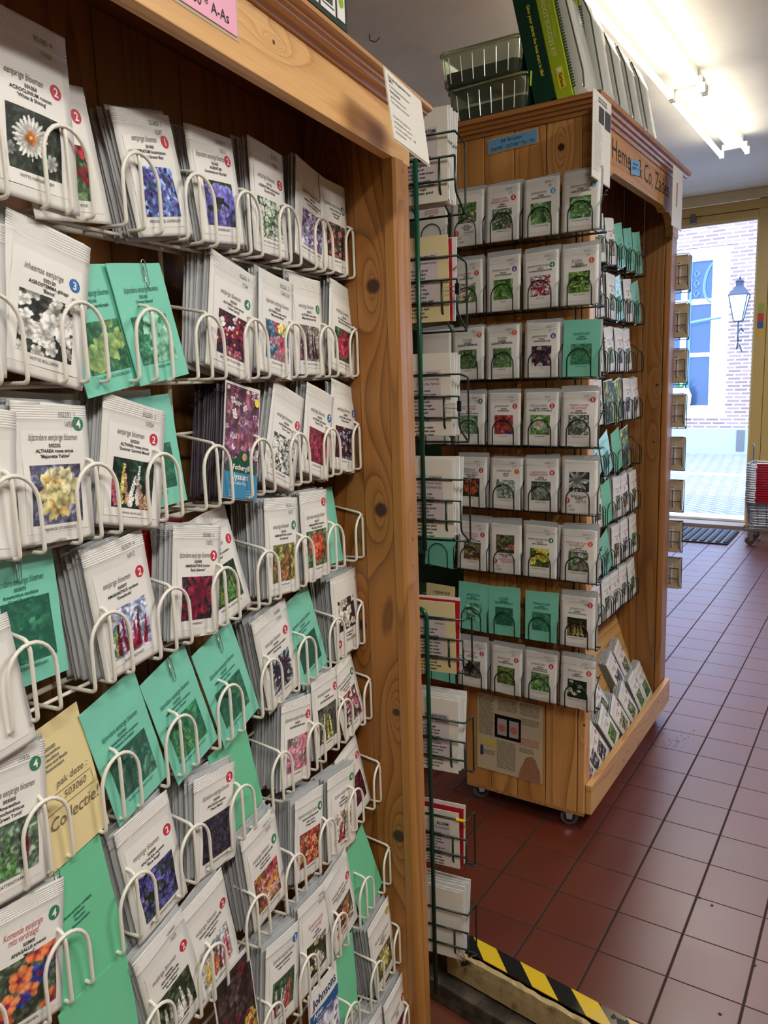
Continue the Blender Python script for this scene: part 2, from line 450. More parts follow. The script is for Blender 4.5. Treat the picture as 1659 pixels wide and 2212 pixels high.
def make_packet(M, w=.095, h=.140, seed=0, title='eenjarige bloemen', tc='n', badge=None, lines=(), cap='', pic=None, flip=False,
                label=None, group=None, kind='packet', stamp=None, det=1, pw=.061, pz=(.021, .074), bz=.100, bpos='title', font_scale=1.0):
    card = kind != 'packet'
    paper = {'packet': M_PAPER, 'teal': M_TEAL, 'green': M_GREENC, 'cream': M_CREAM, 'photo': M_PAPER, 'red': M_RED}[kind]
    puff, wr = (.0003, .0002) if card else (.0022, .0008)
    mb, f = packet_body(w, h, seed, crimp=not card and det > 0, puff=puff, wr=wr, lo=False)
    root = mb.obj('seed_packet' if kind in ('packet', 'photo') else 'stock_card', paper, None, M, smooth=not card, fixn=True)
    if label: tag(root, label, 'seed packet' if kind in ('packet', 'photo') else 'card', group)
    fl = (lambda x, z: (-x, h - z)) if flip else None
    s1 = lambda x, z: f(x, z) - .0004
    s2 = lambda x, z: f(x, z) - .0007
    s3 = lambda x, z: f(x, z) - .0010
    if kind == 'packet' and det > 0:
        m = MB(); flatc(m, -w * .41, w * .41, h * .075, h * .80, s1, 8, 10, fl); m.obj('label_sheet', M_LABEL, root, smooth=True)
    inkT = M_TITLER if tc == 'r' else M_TITLE; ink = M_INK
    if card: inkT = M_TEALD; ink = M_TEALD
    if kind == 'cream': inkT = ink = M_INKG
    if pic is not None:
        kd, bg, cols = pic[0], pic[1], pic[2]; kw = dict(pic[3]) if len(pic) > 3 else {}
        res = {2: 60, 1: 34, 0: 16}[det]
        if kind == 'photo': x0, x1, z0, z1 = -w * .47, w * .47, h * .02, h * .97
        else: x0, x1, z0, z1 = -pw / 2, pw / 2, pz[0], pz[1]
        asp = (z1 - z0) / (x1 - x0)
        im = picture(kd, bg, cols, seed, nx=res, ny=int(res * asp) + 1, asp=asp, **kw)
        if kind == 'teal' or kind == 'green':
            g = np.array(lin((58, 140, 118))); im = im * np.array((.45, .62, .52)) + g * (.20 + .9 * im.mean(2, keepdims=True)) + g * .12
        me = photo_mesh('photo', im, x0, x1, z0, z1, s2, fl)
        o = bpy.data.objects.new('photo', me); COL.objects.link(o); o.parent = root
    if det > 0:
        tz = bz
        if title:
            m = MB(); tt = title.split('|')
            for i, t in enumerate(tt): put_text(m, t, -.006 if badge and bpos == 'title' else 0, tz - i * .007, .0068 * font_scale, .058, s3, shear=.3, flip=fl, sx=.62)
            m.obj('series_title', inkT, root, fixn=False); tz -= (len(tt) - 1) * .007
        if lines or cap:
            m = MB()
            for i, t in enumerate(lines): put_text(m, t, 0, tz - .0068 - i * .0052, .0034 * font_scale, .062, s3, bold=True, flip=fl)
            if cap: put_text(m, cap, 0, pz[0] - .0062, .0030, .058, s3, flip=fl)
            m.obj('lettering', ink, root, fixn=False)
        if stamp:
            m = MB(); put_text(m, stamp[0], w * .22, h * .90, .0056, .034, s3, flip=fl, sx=.7)
            if len(stamp) > 1: put_text(m, stamp[1], w * .24, h * .83, .0056, .026, s3, flip=fl, sx=.7)
            m.obj('stamp_code', M_INKG, root, fixn=False)
    if badge:
        num, c = badge; bx, bzz = (.031, bz + .002) if bpos == 'title' else (w * .36, h * .855)
        m = MB(); disc(m, bx, bzz, .0070, s2, fl); b = m.obj('number_badge', BADGE[c], root, fixn=False)
        if det > 0:
            m = MB(); put_text(m, str(num), bx, bzz - .0041, .0082, None, s3, bold=True, flip=fl); m.obj('badge_digit', M_WHITE, b, fixn=False)
    return root

# filed packets behind a front packet
STK = []
def stack(M, n, desc, w=.095, h=.140, gap=.0031, seed=0, kind='w', leanstep=.35, grp=None, zj=.005):
    rnd = random.Random(seed * 7 + 3)
    sl = rnd.uniform(-.35, .25)
    for i in range(n):
        fan = sl * i
        A = M @ T(rnd.uniform(-.003, .003) - .0004 * i, .0030 + gap * (i + 1), rnd.uniform(-.003, zj)) @ RY(rnd.uniform(-1.6, 1.6) + fan) @ RZ(rnd.uniform(-1.2, 1.2))
        STK.append(((A.translation - CAM).length, A, desc, kind, w, h, seed + i))

def fit_quad(F, Y0, zb, lean, quad, w, h):
    """place a w x h sheet whose four corners show near the pixels TL,TR,BR,BL"""
    n = Vector((0, math.cos(R(lean)), -math.sin(R(lean))))
    p0 = Vector((0, Y0, zb))
    up = Vector((0, math.sin(R(lean)), math.cos(R(lean))))
    pts = []
    for (px, py) in quad:
        P = at_plane(px, py, F, p0, n); pts.append((P.x, (P - p0).dot(up)))
    tl, tr, br, bl = pts
    r_ = ((tr[0] - tl[0] + br[0] - bl[0]) / 2, (tr[1] - tl[1] + br[1] - bl[1]) / 2)
    u_ = ((tl[0] - bl[0] + tr[0] - br[0]) / 2, (tl[1] - bl[1] + tr[1] - br[1]) / 2)
    roll = .5 * (math.atan2(u_[0], u_[1]) + math.atan2(-r_[1], r_[0]))
    mw = math.hypot(*r_); mh = math.hypot(*u_)
    cx = sum(p[0] for p in pts) / 4; cz = sum(p[1] for p in pts) / 4
    hw = min(max(mw, w * .92), w * 1.06); hh = min(max(mh, h * .94), h * 1.06)
    bx = cx - math.sin(roll) * hh / 2; bz = cz - math.cos(roll) * hh / 2
    M = F @ Matrix.Translation(p0 + Vector((bx, 0, 0)) + up * bz) @ RX(-lean) @ Matrix.Rotation(roll, 4, 'Y')
    return M, hw, hh, roll, mw, mh, bz
# ------------------------------------------------------------ floor
def tile_mat(name, base, grout, size, off, gw=.0028, rough=.22, spec=.5, coat=0):
    m = bpy.data.materials.new(name); m.use_nodes = True; nt = m.node_tree; L = nt.links.new; b = nt.nodes['Principled BSDF']
    g = nt.nodes.new('ShaderNodeNewGeometry'); sp = nt.nodes.new('ShaderNodeSeparateXYZ'); L(g.outputs['Position'], sp.inputs[0])
    ds = []; ids = []
    for ax, o in ((0, off[0]), (1, off[1])):
        t = math_node(nt, 'DIVIDE', math_node(nt, 'SUBTRACT', sp.outputs[ax], o), size)
        ids.append(math_node(nt, 'FLOOR', math_node(nt, 'ADD', t, 0.0)))
        fr = math_node(nt, 'FRACT', t)
        d = math_node(nt, 'MINIMUM', fr, math_node(nt, 'SUBTRACT', 1.0, fr))
        wdt = gw if ax == 0 else gw * .62
        mr = nt.nodes.new('ShaderNodeMapRange'); mr.inputs[1].default_value = wdt / size * .7; mr.inputs[2].default_value = wdt / size * 1.25; L(d, mr.inputs[0])
        ds.append(mr.outputs[0])
    k = math_node(nt, 'MINIMUM', ds[0], ds[1])
    cb = nt.nodes.new('ShaderNodeCombineXYZ'); L(ids[0], cb.inputs[0]); L(ids[1], cb.inputs[1])
    wn = nt.nodes.new('ShaderNodeTexWhiteNoise'); L(cb.outputs[0], wn.inputs[0])
    nz = nt.nodes.new('ShaderNodeTexNoise'); nz.inputs['Scale'].default_value = 5; nz.inputs['Detail'].default_value = 6; L(g.outputs['Position'], nz.inputs['Vector'])
    nf = nt.nodes.new('ShaderNodeTexNoise'); nf.inputs['Scale'].default_value = 160; nf.inputs['Detail'].default_value = 2; L(g.outputs['Position'], nf.inputs['Vector'])
    v = math_node(nt, 'ADD', math_node(nt, 'MULTIPLY', wn.outputs['Value'], .16), math_node(nt, 'ADD', math_node(nt, 'MULTIPLY', nz.outputs['Fac'], .35), math_node(nt, 'MULTIPLY', nf.outputs['Fac'], .18)))
    v = math_node(nt, 'ADD', v, .65)
    s = nt.nodes.new('ShaderNodeVectorMath'); s.operation = 'SCALE'; s.inputs[0].default_value = lin(base); L(v, s.inputs['Scale'])
    mx = nt.nodes.new('ShaderNodeMix'); mx.data_type = 'RGBA'; mx.inputs[6].default_value = lin(grout) + (1,); L(k, mx.inputs[0]); L(s.outputs[0], mx.inputs[7])
    L(mx.outputs[2], b.inputs['Base Color'])
    r = math_node(nt, 'ADD', math_node(nt, 'MULTIPLY', math_node(nt, 'SUBTRACT', 1.0, k), .5), math_node(nt, 'ADD', math_node(nt, 'MULTIPLY', nz.outputs['Fac'], .16), rough - .08))
    L(r, b.inputs['Roughness']); L(math_node(nt, 'ADD', math_node(nt, 'MULTIPLY', k, spec - .1), .1), b.inputs['Specular IOR Level']); L(math_node(nt, 'MULTIPLY', k, coat), b.inputs['Coat Weight']); b.inputs['Coat Roughness'].default_value = .40
    ht = math_node(nt, 'ADD', k, math_node(nt, 'MULTIPLY', nf.outputs['Fac'], .12))
    ht = math_node(nt, 'ADD', ht, math_node(nt, 'MULTIPLY', nz.outputs['Fac'], .5))
    bp = nt.nodes.new('ShaderNodeBump'); bp.inputs['Strength'].default_value = .5; bp.inputs['Distance'].default_value = .0015
    L(ht, bp.inputs['Height']); L(bp.outputs[0], b.inputs['Normal'])
    return m
M_TILE = tile_mat('terracotta_floor_tiles', (98, 38, 22), (60, 48, 42), .1533, (-.3367, 1.569), rough=.40, spec=.75, coat=.65)
def edge_y(x): return 1.415 - .135 * (x + .75)
XL, XR, YB, YF = -3.0, 2.4, -2.8, 6.88
m = MB(); m.add([(XL, edge_y(XL), 0), (XR, edge_y(XR), 0), (XR, YF, 0), (XL, YF, 0), (XL, edge_y(XL), -.12), (XR, edge_y(XR), -.12), (XR, YF, -.12), (XL, YF, -.12)],
     [(0, 1, 2, 3), (4, 7, 6, 5), (1, 5, 6, 2), (2, 6, 7, 3), (3, 7, 4, 0)])
structure(m.obj('floor', M_TILE))
M_LOWER = tile_mat('brown_lower_floor', (104, 58, 40), (70, 56, 48), .30, (-.6, .25), rough=.45)
m = MB(); m.box(XL, XR, YB, 2.0, -.16, -.13); structure(m.obj('floor', M_LOWER))
# the painted riser of the step, its dark foot and worn lip
def scuff(name, a, bcol, sc, thr=.52, rough=.6):
    m = bpy.data.materials.new(name); m.use_nodes = True; nt = m.node_tree; L = nt.links.new; b = nt.nodes['Principled BSDF']
    tc = nt.nodes.new('ShaderNodeTexCoord'); n = nt.nodes.new('ShaderNodeTexNoise'); n.inputs['Scale'].default_value = sc; n.inputs['Detail'].default_value = 8; n.inputs['Roughness'].default_value = .7
    L(tc.outputs['Object'], n.inputs['Vector'])
    r = nt.nodes.new('ShaderNodeValToRGB'); e = r.color_ramp.elements; e[0].position = thr - .06; e[0].color = lin(bcol) + (1,); e[1].position = thr + .06; e[1].color = lin(a) + (1,)
    L(n.outputs['Fac'], r.inputs[0]); L(r.outputs[0], b.inputs['Base Color']); b.inputs['Roughness'].default_value = rough
    bp = nt.nodes.new('ShaderNodeBump'); bp.inputs['Strength'].default_value = .6; bp.inputs['Distance'].default_value = .004; L(n.outputs['Fac'], bp.inputs['Height']); L(bp.outputs[0], b.inputs['Normal'])
    return m
M_RISER = scuff('scuffed_cream_paint', (190, 170, 122), (104, 84, 56), 9, .40)
Fst = frame(Vector((1, -.135, 0)).normalized(), Vector((.135, 1, 0)).normalized())
_o = Fst.inverted() @ Vector((-.75, 1.415, 0)); ys = _o.y
rs = random.Random(3); m = MB()
nx = 150; vs = []; xa, xb = -.972, 1.6
prof = [(-.004, -.0015), (-.013, -.006), (-.015, -.03), (-.014, -.068), (-.004, -.078)]
for i in range(nx + 1):
    x = xa + (xb - xa) * i / nx
    j = rs.uniform(-.0035, .0015)
    for k, (dy, z) in enumerate(prof): vs.append((x, ys + dy + (j if k < 2 else rs.uniform(-.0006, .0006)), z + (rs.uniform(-.002, .001) if k < 2 else 0)))
fs = [(i * 5 + k, i * 5 + k + 1, (i + 1) * 5 + k + 1, (i + 1) * 5 + k) for i in range(nx) for k in range(4)]
m.add(vs, fs); m.add([(xa, ys - .004, -.0015), (xa, ys + .02, -.0015), (xa, ys + .02, -.078), (xa, ys - .014, -.068)], [(0, 1, 2, 3)])
r_ = m.obj('trim_1', M_RISER, None, Fst); structure(r_)
m = MB(); m.box(XL + .2, XR - .2, ys - .045, ys + .03, -.13, -.079); structure(m.obj('trim_2', scuff('dark_cement', (92, 82, 68), (58, 50, 42), 14, .5, .8), None, Fst, bevel=.004))
m = MB(); m.box(XL + .2, xa, ys - .004, ys + .03, -.079, -.002); structure(m.obj('trim_3', scuff('dark_cement_edge', (92, 82, 68), (58, 50, 42), 14, .5, .8), None, Fst))
# hazard tape: one roll, painted in slanted bands
m = bpy.data.materials.new('hazard_tape'); m.use_nodes = True; nt = m.node_tree; L = nt.links.new; b = nt.nodes['Principled BSDF']
tc = nt.nodes.new('ShaderNodeTexCoord'); sp = nt.nodes.new('ShaderNodeSeparateXYZ'); L(tc.outputs['Object'], sp.inputs[0])
t = math_node(nt, 'DIVIDE', math_node(nt, 'ADD', math_node(nt, 'ADD', sp.outputs[0], .058), math_node(nt, 'MULTIPLY', sp.outputs[1], 1.25)), .125)
fr = math_node(nt, 'FRACT', t); c = math_node(nt, 'LESS_THAN', fr, .5)
mx = nt.nodes.new('ShaderNodeMix'); mx.data_type = 'RGBA'; mx.inputs[6].default_value = lin((24, 24, 24)) + (1,); mx.inputs[7].default_value = lin((226, 190, 44)) + (1,); L(c, mx.inputs[0])
# worn away towards the busy right-hand end
nz = nt.nodes.new('ShaderNodeTexNoise'); nz.inputs['Scale'].default_value = 24; nz.inputs['Detail'].default_value = 6; L(tc.outputs['Object'], nz.inputs['Vector'])
wr_ = nt.nodes.new('ShaderNodeMapRange'); wr_.inputs[1].default_value = .28; wr_.inputs[2].default_value = .50; L(sp.outputs[0], wr_.inputs[0])
ws = math_node(nt, 'MULTIPLY', math_node(nt, 'GREATER_THAN', nz.outputs['Fac'], .46), wr_.outputs[0])
mx2 = nt.nodes.new('ShaderNodeMix'); mx2.data_type = 'RGBA'; mx2.inputs[7].default_value = lin((196, 180, 150)) + (1,); L(ws, mx2.inputs[0]); L(mx.outputs[2], mx2.inputs[6])
L(mx2.outputs[2], b.inputs['Base Color']); b.inputs['Roughness'].default_value = .35
mb = MB(); mb.box(0, 1.9, 0, .047, 0, .0012)
_p = Fst.inverted() @ Vector((-.765, edge_y(-.765), 0))
tag(mb.obj('hazard_tape', m, None, Fst @ T(_p.x, _p.y + .001, .0004)), 'yellow and black striped hazard tape along the edge of the floor step', 'tape')

# ------------------------------------------------------------ walls, ceiling
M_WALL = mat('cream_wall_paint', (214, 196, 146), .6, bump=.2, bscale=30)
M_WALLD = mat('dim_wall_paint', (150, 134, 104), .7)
def ceil_mat():
    m = bpy.data.materials.new('ceiling_plaster'); m.use_nodes = True; nt = m.node_tree; L = nt.links.new; b = nt.nodes['Principled BSDF']
    tc = nt.nodes.new('ShaderNodeTexCoord'); n = nt.nodes.new('ShaderNodeTexNoise'); n.inputs['Scale'].default_value = 1.8; n.inputs['Detail'].default_value = 5; L(tc.outputs['Object'], n.inputs['Vector'])
    r = nt.nodes.new('ShaderNodeValToRGB'); e = r.color_ramp.elements; e[0].position = .3; e[0].color = lin((204, 198, 182)) + (1,); e[1].position = .7; e[1].color = lin((222, 216, 200)) + (1,)
    L(n.outputs['Fac'], r.inputs[0]); L(r.outputs[0], b.inputs['Base Color']); b.inputs['Roughness'].default_value = .55
    n2 = nt.nodes.new('ShaderNodeTexNoise'); n2.inputs['Scale'].default_value = 5; n2.inputs['Detail'].default_value = 3; L(tc.outputs['Object'], n2.inputs['Vector'])
    bp = nt.nodes.new('ShaderNodeBump'); bp.inputs['Strength'].default_value = .35; bp.inputs['Distance'].default_value = .02; L(n2.outputs['Fac'], bp.inputs['Height']); L(bp.outputs[0], b.inputs['Normal'])
    return m
m = MB(); m.box(XL, XR, YB, YF + .2, 2.65, 2.75); structure(m.obj('ceiling', ceil_mat()))
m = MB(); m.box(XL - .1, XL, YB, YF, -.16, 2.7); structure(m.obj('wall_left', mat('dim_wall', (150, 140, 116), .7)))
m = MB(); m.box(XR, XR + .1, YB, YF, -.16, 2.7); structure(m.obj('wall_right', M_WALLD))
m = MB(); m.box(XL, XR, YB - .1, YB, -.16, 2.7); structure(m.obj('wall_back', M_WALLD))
DX0, DX1, DZ = -1.98, -.968, 2.437
m = MB(); m.box(XL, DX0 - .16, YF, YF + .22, -.16, 2.7); m.box(DX1 + .16, -.62, YF, YF + .22, -.16, 2.7); m.box(2.1, XR, YF, YF + .22, -.16, 2.7); m.box(-.62, 2.1, YF, YF + .22, -.16, .45); m.box(-.62, 2.1, YF, YF + .22, 2.42, 2.7); m.box(DX0 - .16, DX1 + .16, YF, YF + .22, 2.60, 2.7)
structure(m.obj('wall_front', M_WALL))
M_FRAME = mat('ochre_door_paint', (206, 178, 112), .38, bump=.1, bscale=40)
wn = MB(); wn.box(-.62, -.56, YF, YF + .1, .45, 2.42); wn.box(2.04, 2.1, YF, YF + .1, .45, 2.42); wn.box(-.56, 2.04, YF, YF + .1, .45, .51); wn.box(-.56, 2.04, YF, YF + .1, 2.36, 2.42); wn.box(.77, .83, YF + .01, YF + .09, .51, 2.36)
win = wn.obj('window_1', M_FRAME, bevel=.003); structure(win)
M_FRAME2 = mat('pale_door_paint', (216, 204, 172), .4)
fr = MB()
fr.box(DX1, DX1 + .085, YF - .02, YF + .14, -.02, 2.60); fr.box(DX1 + .089, DX1 + .17, YF - .03, YF + .14, -.02, 2.60)
fr.box(DX0 - .17, DX0, YF - .02, YF + .14, -.02, 2.60)
fr.box(DX0, DX1, YF - .02, YF + .14, DZ + .004, DZ + .062); fr.box(DX0 - .17, DX1 + .17, YF - .035, YF + .14, DZ + .066, DZ + .135)
door = fr.obj('door_1', M_FRAME, bevel=.004); structure(door)
m = MB(); m.box(DX0 - .2, DX1 + .2, YF - .06, YF - .036, DZ + .138, 2.65); structure(m.obj('trim_4', M_FRAME2, bevel=.003))
m = MB(); m.box(DX1 - .012, DX1, YF + .0, YF + .03, .06, DZ); m.box(DX0, DX1 - .012, YF, YF + .03, DZ - .012, DZ + .004); m.obj('door_rebate', M_FRAME2, door)
m = MB(); m.box(-1.47, -1.43, YF - .05, YF - .02, 2.452, 2.52); m.box(-1.44, -1.425, YF - .07, YF - .02, 2.445, 2.49); m.obj('door_catch', mat('grey_iron', (112, 112, 110), .4, metal=.7), door)
m = MB(); m.box(DX0, DX1, YF - .10, YF + .30, -.12, .028); structure(m.obj('trim_5', mat('stone_sill', (150, 130, 112), .5, var=.1), bevel=.006))
m = MB(); m.box(DX0, DX1, YF + .08, YF + .3, .029, .05); structure(m.obj('trim_6', mat('pale_threshold', (220, 218, 210), .4), bevel=.004))
stk = MB()
for i, (c, z0, z1) in enumerate(((( 150, 178, 60), 1.72, 1.79), ((196, 40, 52), 1.655, 1.715), ((34, 90, 150), 1.60, 1.654), ((220, 180, 50), 1.54, 1.59))):
    m = MB(); m.box(DX1 + .022, DX1 + .066, YF - .0225, YF - .0206, z0, z1)
    tag(m.obj('sticker', mat('sticker_%d' % i, c, .4)), ['olive green', 'red', 'blue', 'yellow'][i] + ' square sticker on the right door jamb, ' + ['topmost', 'second from the top', 'third from the top', 'lowest'][i] + ' of four', 'sticker', 'coloured stickers on the door jamb')
m = MB(); m.box(-.74, -.70, YF - .028, YF + .0, .78, .84)
tag(m.obj('wall_socket', mat('socket_blue_grey', (150, 170, 200), .3), bevel=.004), 'small pale blue box on the wall right of the open door', 'socket')

# ------------------------------------------------------------ doormat
def mat_mat():
    m = bpy.data.materials.new('ribbed_mat'); m.use_nodes = True; nt = m.node_tree; L = nt.links.new; b = nt.nodes['Principled BSDF']
    tc = nt.nodes.new('ShaderNodeTexCoord'); n = nt.nodes.new('ShaderNodeTexNoise'); n.inputs['Scale'].default_value = 190; L(tc.outputs['Object'], n.inputs['Vector'])
    r = nt.nodes.new('ShaderNodeValToRGB'); e = r.color_ramp.elements; e[0].color = lin((20, 22, 26)) + (1,); e[1].color = lin((84, 86, 94)) + (1,); L(n.outputs['Fac'], r.inputs[0]); L(r.outputs[0], b.inputs['Base Color']); b.inputs['Roughness'].default_value = .8
    return m
root = empty('doormat', T(-1.45, 6.4, 0), 'dark grey ribbed doormat on the tiles before the open door', 'doormat')
m = MB(); m.box(-.47, .47, -.27, .27, 0, .012); m.obj('rubber_base', M_BLACK, root, bevel=.004)
for i in range(17):
    m = MB(); x = -.45 + i * .0555; m.box(x, x + .026, -.255, .255, .0125, .020); m.obj('rib', mat_mat() if i == 0 else bpy.data.materials['ribbed_mat'], root)
# debris on the tiles near the cabinet's far end
m = MB(); rs = random.Random(9)
for i in range(60):
    x, y = -.58 + rs.gauss(0, .035) , 2.72 + rs.gauss(0, .05); s = rs.uniform(.001, .0045)
    if x > -.5: continue
    m.add([(x, y, 0.0), (x + s, y + s * .4, 0), (x + s * .5, y + s * 1.4, 0.0), (x + s * .4, y + s * .5, s * .6)], [(0, 1, 3), (1, 2, 3), (2, 0, 3)])
tag(m.obj('crumbs', mat('crumb', (60, 44, 34), .8)), 'scattered dark crumbs of soil on the tiles beside the rolling cabinet', 'crumbs', kind='stuff')
for i, (x, y) in enumerate(((-.298, 1.86), (-.33, 1.875), (-.18, 1.70), (-.22, 1.52), (-.13, 1.49))):
    m = MB(); m.lathe([(0, .0018), (.003, .0015), (.004, 0)], 7, (0, 0, 0))
    tag(m.obj('crumb', mat('crumb', (60, 44, 34), .8), None, T(x, y, 0.0002) @ RZ(i * 50)), 'tiny dark crumb lying on the floor tiles in the open aisle', 'crumb', 'loose crumbs on the aisle tiles')

# ------------------------------------------------------------ street outside
SG = -.10
def brick_mat():
    m = bpy.data.materials.new('pale_brick'); m.use_nodes = True; nt = m.node_tree; L = nt.links.new; b = nt.nodes['Principled BSDF']
    tc = nt.nodes.new('ShaderNodeTexCoord'); mp = nt.nodes.new('ShaderNodeMapping'); mp.inputs['Rotation'].default_value = (R(90), 0, 0); L(tc.outputs['Object'], mp.inputs[0])
    br = nt.nodes.new('ShaderNodeTexBrick'); br.inputs['Scale'].default_value = 1; br.inputs['Brick Width'].default_value = .21; br.inputs['Row Height'].default_value = .06; br.inputs['Mortar Size'].default_value = .012
    br.inputs['Color1'].default_value = lin((122, 94, 88)) + (1,); br.inputs['Color2'].default_value = lin((146, 120, 112)) + (1,); br.inputs['Mortar'].default_value = lin((204, 200, 192)) + (1,)
    L(mp.outputs[0], br.inputs['Vector']); L(br.outputs['Color'], b.inputs['Base Color']); b.inputs['Roughness'].default_value = .8
    return m
def paving():
    m = bpy.data.materials.new('street_clinkers'); m.use_nodes = True; nt = m.node_tree; L = nt.links.new; b = nt.nodes['Principled BSDF']
    tc = nt.nodes.new('ShaderNodeTexCoord'); mp = nt.nodes.new('ShaderNodeMapping'); mp.inputs['Rotation'].default_value = (0, 0, R(38)); L(tc.outputs['Object'], mp.inputs[0])
    br = nt.nodes.new('ShaderNodeTexBrick'); br.inputs['Scale'].default_value = 1; br.inputs['Brick Width'].default_value = .20; br.inputs['Row Height'].default_value = .10; br.inputs['Mortar Size'].default_value = .010
    br.inputs['Color1'].default_value = lin((150, 146, 142)) + (1,); br.inputs['Color2'].default_value = lin((138, 134, 132)) + (1,); br.inputs['Mortar'].default_value = lin((84, 84, 88)) + (1,)
    L(mp.outputs[0], br.inputs['Vector']); L(br.outputs['Color'], b.inputs['Base Color']); b.inputs['Roughness'].default_value = .7
    return m
m = MB(); m.box(-9, 5, YF + .3, 14.2, SG - .1, SG); structure(m.obj('street', paving()))
m = MB(); m.box(-9, 5, 11.0, 11.12, SG, SG + .02); structure(m.obj('kerb_strip', mat('kerb_stone', (200, 200, 198), .7)))
FY = 13.86
bl = empty('town_house', T(-4, FY, SG), 'pale brick town house across the street with white framed window', 'building')
fac = MB()
wx0, wx1, wz0, wz1 = -4.02, -2.34, .50, 3.24
def fb(x0, x1, z0, z1): fac.box(x0 + 4, x1 + 4, 0, .3, z0 - SG, z1 - SG)
fb(-9, wx0, .32, 6.5); fb(wx1, 5, .32, 6.5); fb(wx0, wx1, wz1, 6.5); fb(wx0, wx1, .32, wz0)
fac.obj('brick_facade', brick_mat(), bl)
m = MB(); m.box(-5, 9, -.03, .3, 0, .32 - SG); m.obj('plinth', mat('plinth_cement', (150, 156, 154), .7, var=.1, vscale=2), bl)
m = MB(); m.box(1.86, 1.98, -.05, -.03, .06, .40); m.obj('wall_outlet', mat('grey_iron', (112, 112, 110), .4), bl)
M_WW = mat('white_window_paint', (222, 222, 220), .4)
wf = MB(); W0, W1 = wx0 + 4, wx1 + 4; Z0, Z1 = wz0 - SG, wz1 - SG
wf.box(W0, W1, .05, .16, Z1 - .10, Z1); wf.box(W0, W1, .03, .16, Z0, Z0 + .12); wf.box(W0, W0 + .12, .05, .16, Z0 + .12, Z1 - .10); wf.box(W1 - .12, W1, .05, .16, Z0 + .12, Z1 - .10)
wo = wf.obj('window_frame', M_WW, bl)
wf = MB(); wf.box(W0 + .12, W1 - .12, .08, .14, Z1 - .20, Z1 - .10); wf.box(W0 + .12, W1 - .12, .08, .14, Z0 + .12, Z0 + .2); wf.box(W0 + .12, W0 + .2, .08, .14, Z0 + .2, Z1 - .2); wf.box(W1 - .28, W1 - .12, .08, .14, Z0 + .2, Z1 - .2)
wf.box(W0 + .2, W1 - .28, .09, .13, 2.35 - SG, 2.44 - SG); wf.box(W0 + .2, W1 - .28, .09, .13, 1.50 - SG, 1.57 - SG); wf.box(.90, 1.0, .084, .136, Z0 + .2, Z1 - .2)
wf.obj('glazing_bars', M_WW, wo)
m = MB(); m.box(W0 + .1, W1 - .1, .11, .115, Z0 + .1, Z1 - .1); m.obj('pane', mat('blue_dark_pane', (52, 72, 98), .15, spec=.5), wo)
_q = at_plane(1543, 611, FW, (0, FY + .105, 0), (0, 1, 0)); ox, oz = _q.x + 4, _q.z - SG  # reflected details of the glass, modelled as pale relief on the opaque pane
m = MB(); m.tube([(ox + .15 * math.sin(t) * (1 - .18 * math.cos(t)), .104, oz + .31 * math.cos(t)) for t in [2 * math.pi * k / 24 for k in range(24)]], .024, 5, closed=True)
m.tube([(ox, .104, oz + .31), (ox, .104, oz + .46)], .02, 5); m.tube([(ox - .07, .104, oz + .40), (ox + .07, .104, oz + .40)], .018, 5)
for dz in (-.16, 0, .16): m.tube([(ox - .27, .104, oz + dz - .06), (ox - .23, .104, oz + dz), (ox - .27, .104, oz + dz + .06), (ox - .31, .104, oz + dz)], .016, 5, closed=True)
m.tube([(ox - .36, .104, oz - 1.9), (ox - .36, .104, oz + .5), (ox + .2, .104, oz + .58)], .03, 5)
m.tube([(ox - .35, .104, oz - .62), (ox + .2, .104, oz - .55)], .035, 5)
m.obj('pane_reflection', mat('pale_blue_reflection', (92, 122, 156), .4), wo)
m = MB(); m.lathe([(.0, .7), (.16, .7), (.2, .5), (.17, .2), (.1, 0), (0, 0)], 16)
pp = empty('planter', T(-3.02, FY - .14, wz0 + .12), 'pale bulbous planter with spiky aloe on the sill across the street', 'planter')
m = MB(); m.lathe([(0, .0), (.10, .0), (.17, .12), (.18, .26), (.13, .38), (.11, .38), (.11, .30), (0, .30)], 16); m.obj('pot', mat('pale_pot', (206, 210, 200), .5), pp, smooth=True)
m = MB(); rs = random.Random(4)
for i in range(26):
    a = rs.random() * 6.28; e = rs.uniform(.25, 1.3); l = rs.uniform(.22, .36)
    p = Vector((0, 0, .33)); d = Vector((math.cos(a) * math.cos(e), math.sin(a) * math.cos(e) * .6, math.sin(e)))
    s = Vector((-math.sin(a), math.cos(a), 0)) * .018
    m.add([p - s, p + s, p + d * l * .5 + s * .8, p + d * l * .5 - s * .8, p + d * l + Vector((0, 0, -.03))], [(0, 1, 2, 3), (3, 2, 4)])
m.obj('leaves', mat('aloe_green', (90, 150, 110), .5), pp, fixn=False)
# wall lantern across the street
ln = empty('street_lantern', T(-2.14, FY - .32, 1.72), 'old square glass street lantern on a scrolled bracket, right of the window', 'street lantern')
M_IRON = mat('blue_black_iron', (28, 38, 52), .45)
def frus(mb, a, za, b_, zb): mb.add([(-a, -a, za), (a, -a, za), (a, a, za), (-a, a, za), (-b_, -b_, zb), (b_, -b_, zb), (b_, b_, zb), (-b_, b_, zb)], [(0, 3, 2, 1), (4, 5, 6, 7), (0, 1, 5, 4), (1, 2, 6, 5), (2, 3, 7, 6), (3, 0, 4, 7)])
m = MB(); frus(m, .145, .70, .05, .84); frus(m, .05, .84, .05, .90); frus(m, .07, .90, .03, .93); m.lathe([(0, .93), (.02, .95), (.0, .99)], 8); m.obj('roof', M_IRON, ln)
m = MB()
for sx in (-1, 1):
    for sy in (-1, 1): m.tube([(sx * .135, sy * .135, .70), (sx * .06, sy * .06, .30)], .008)
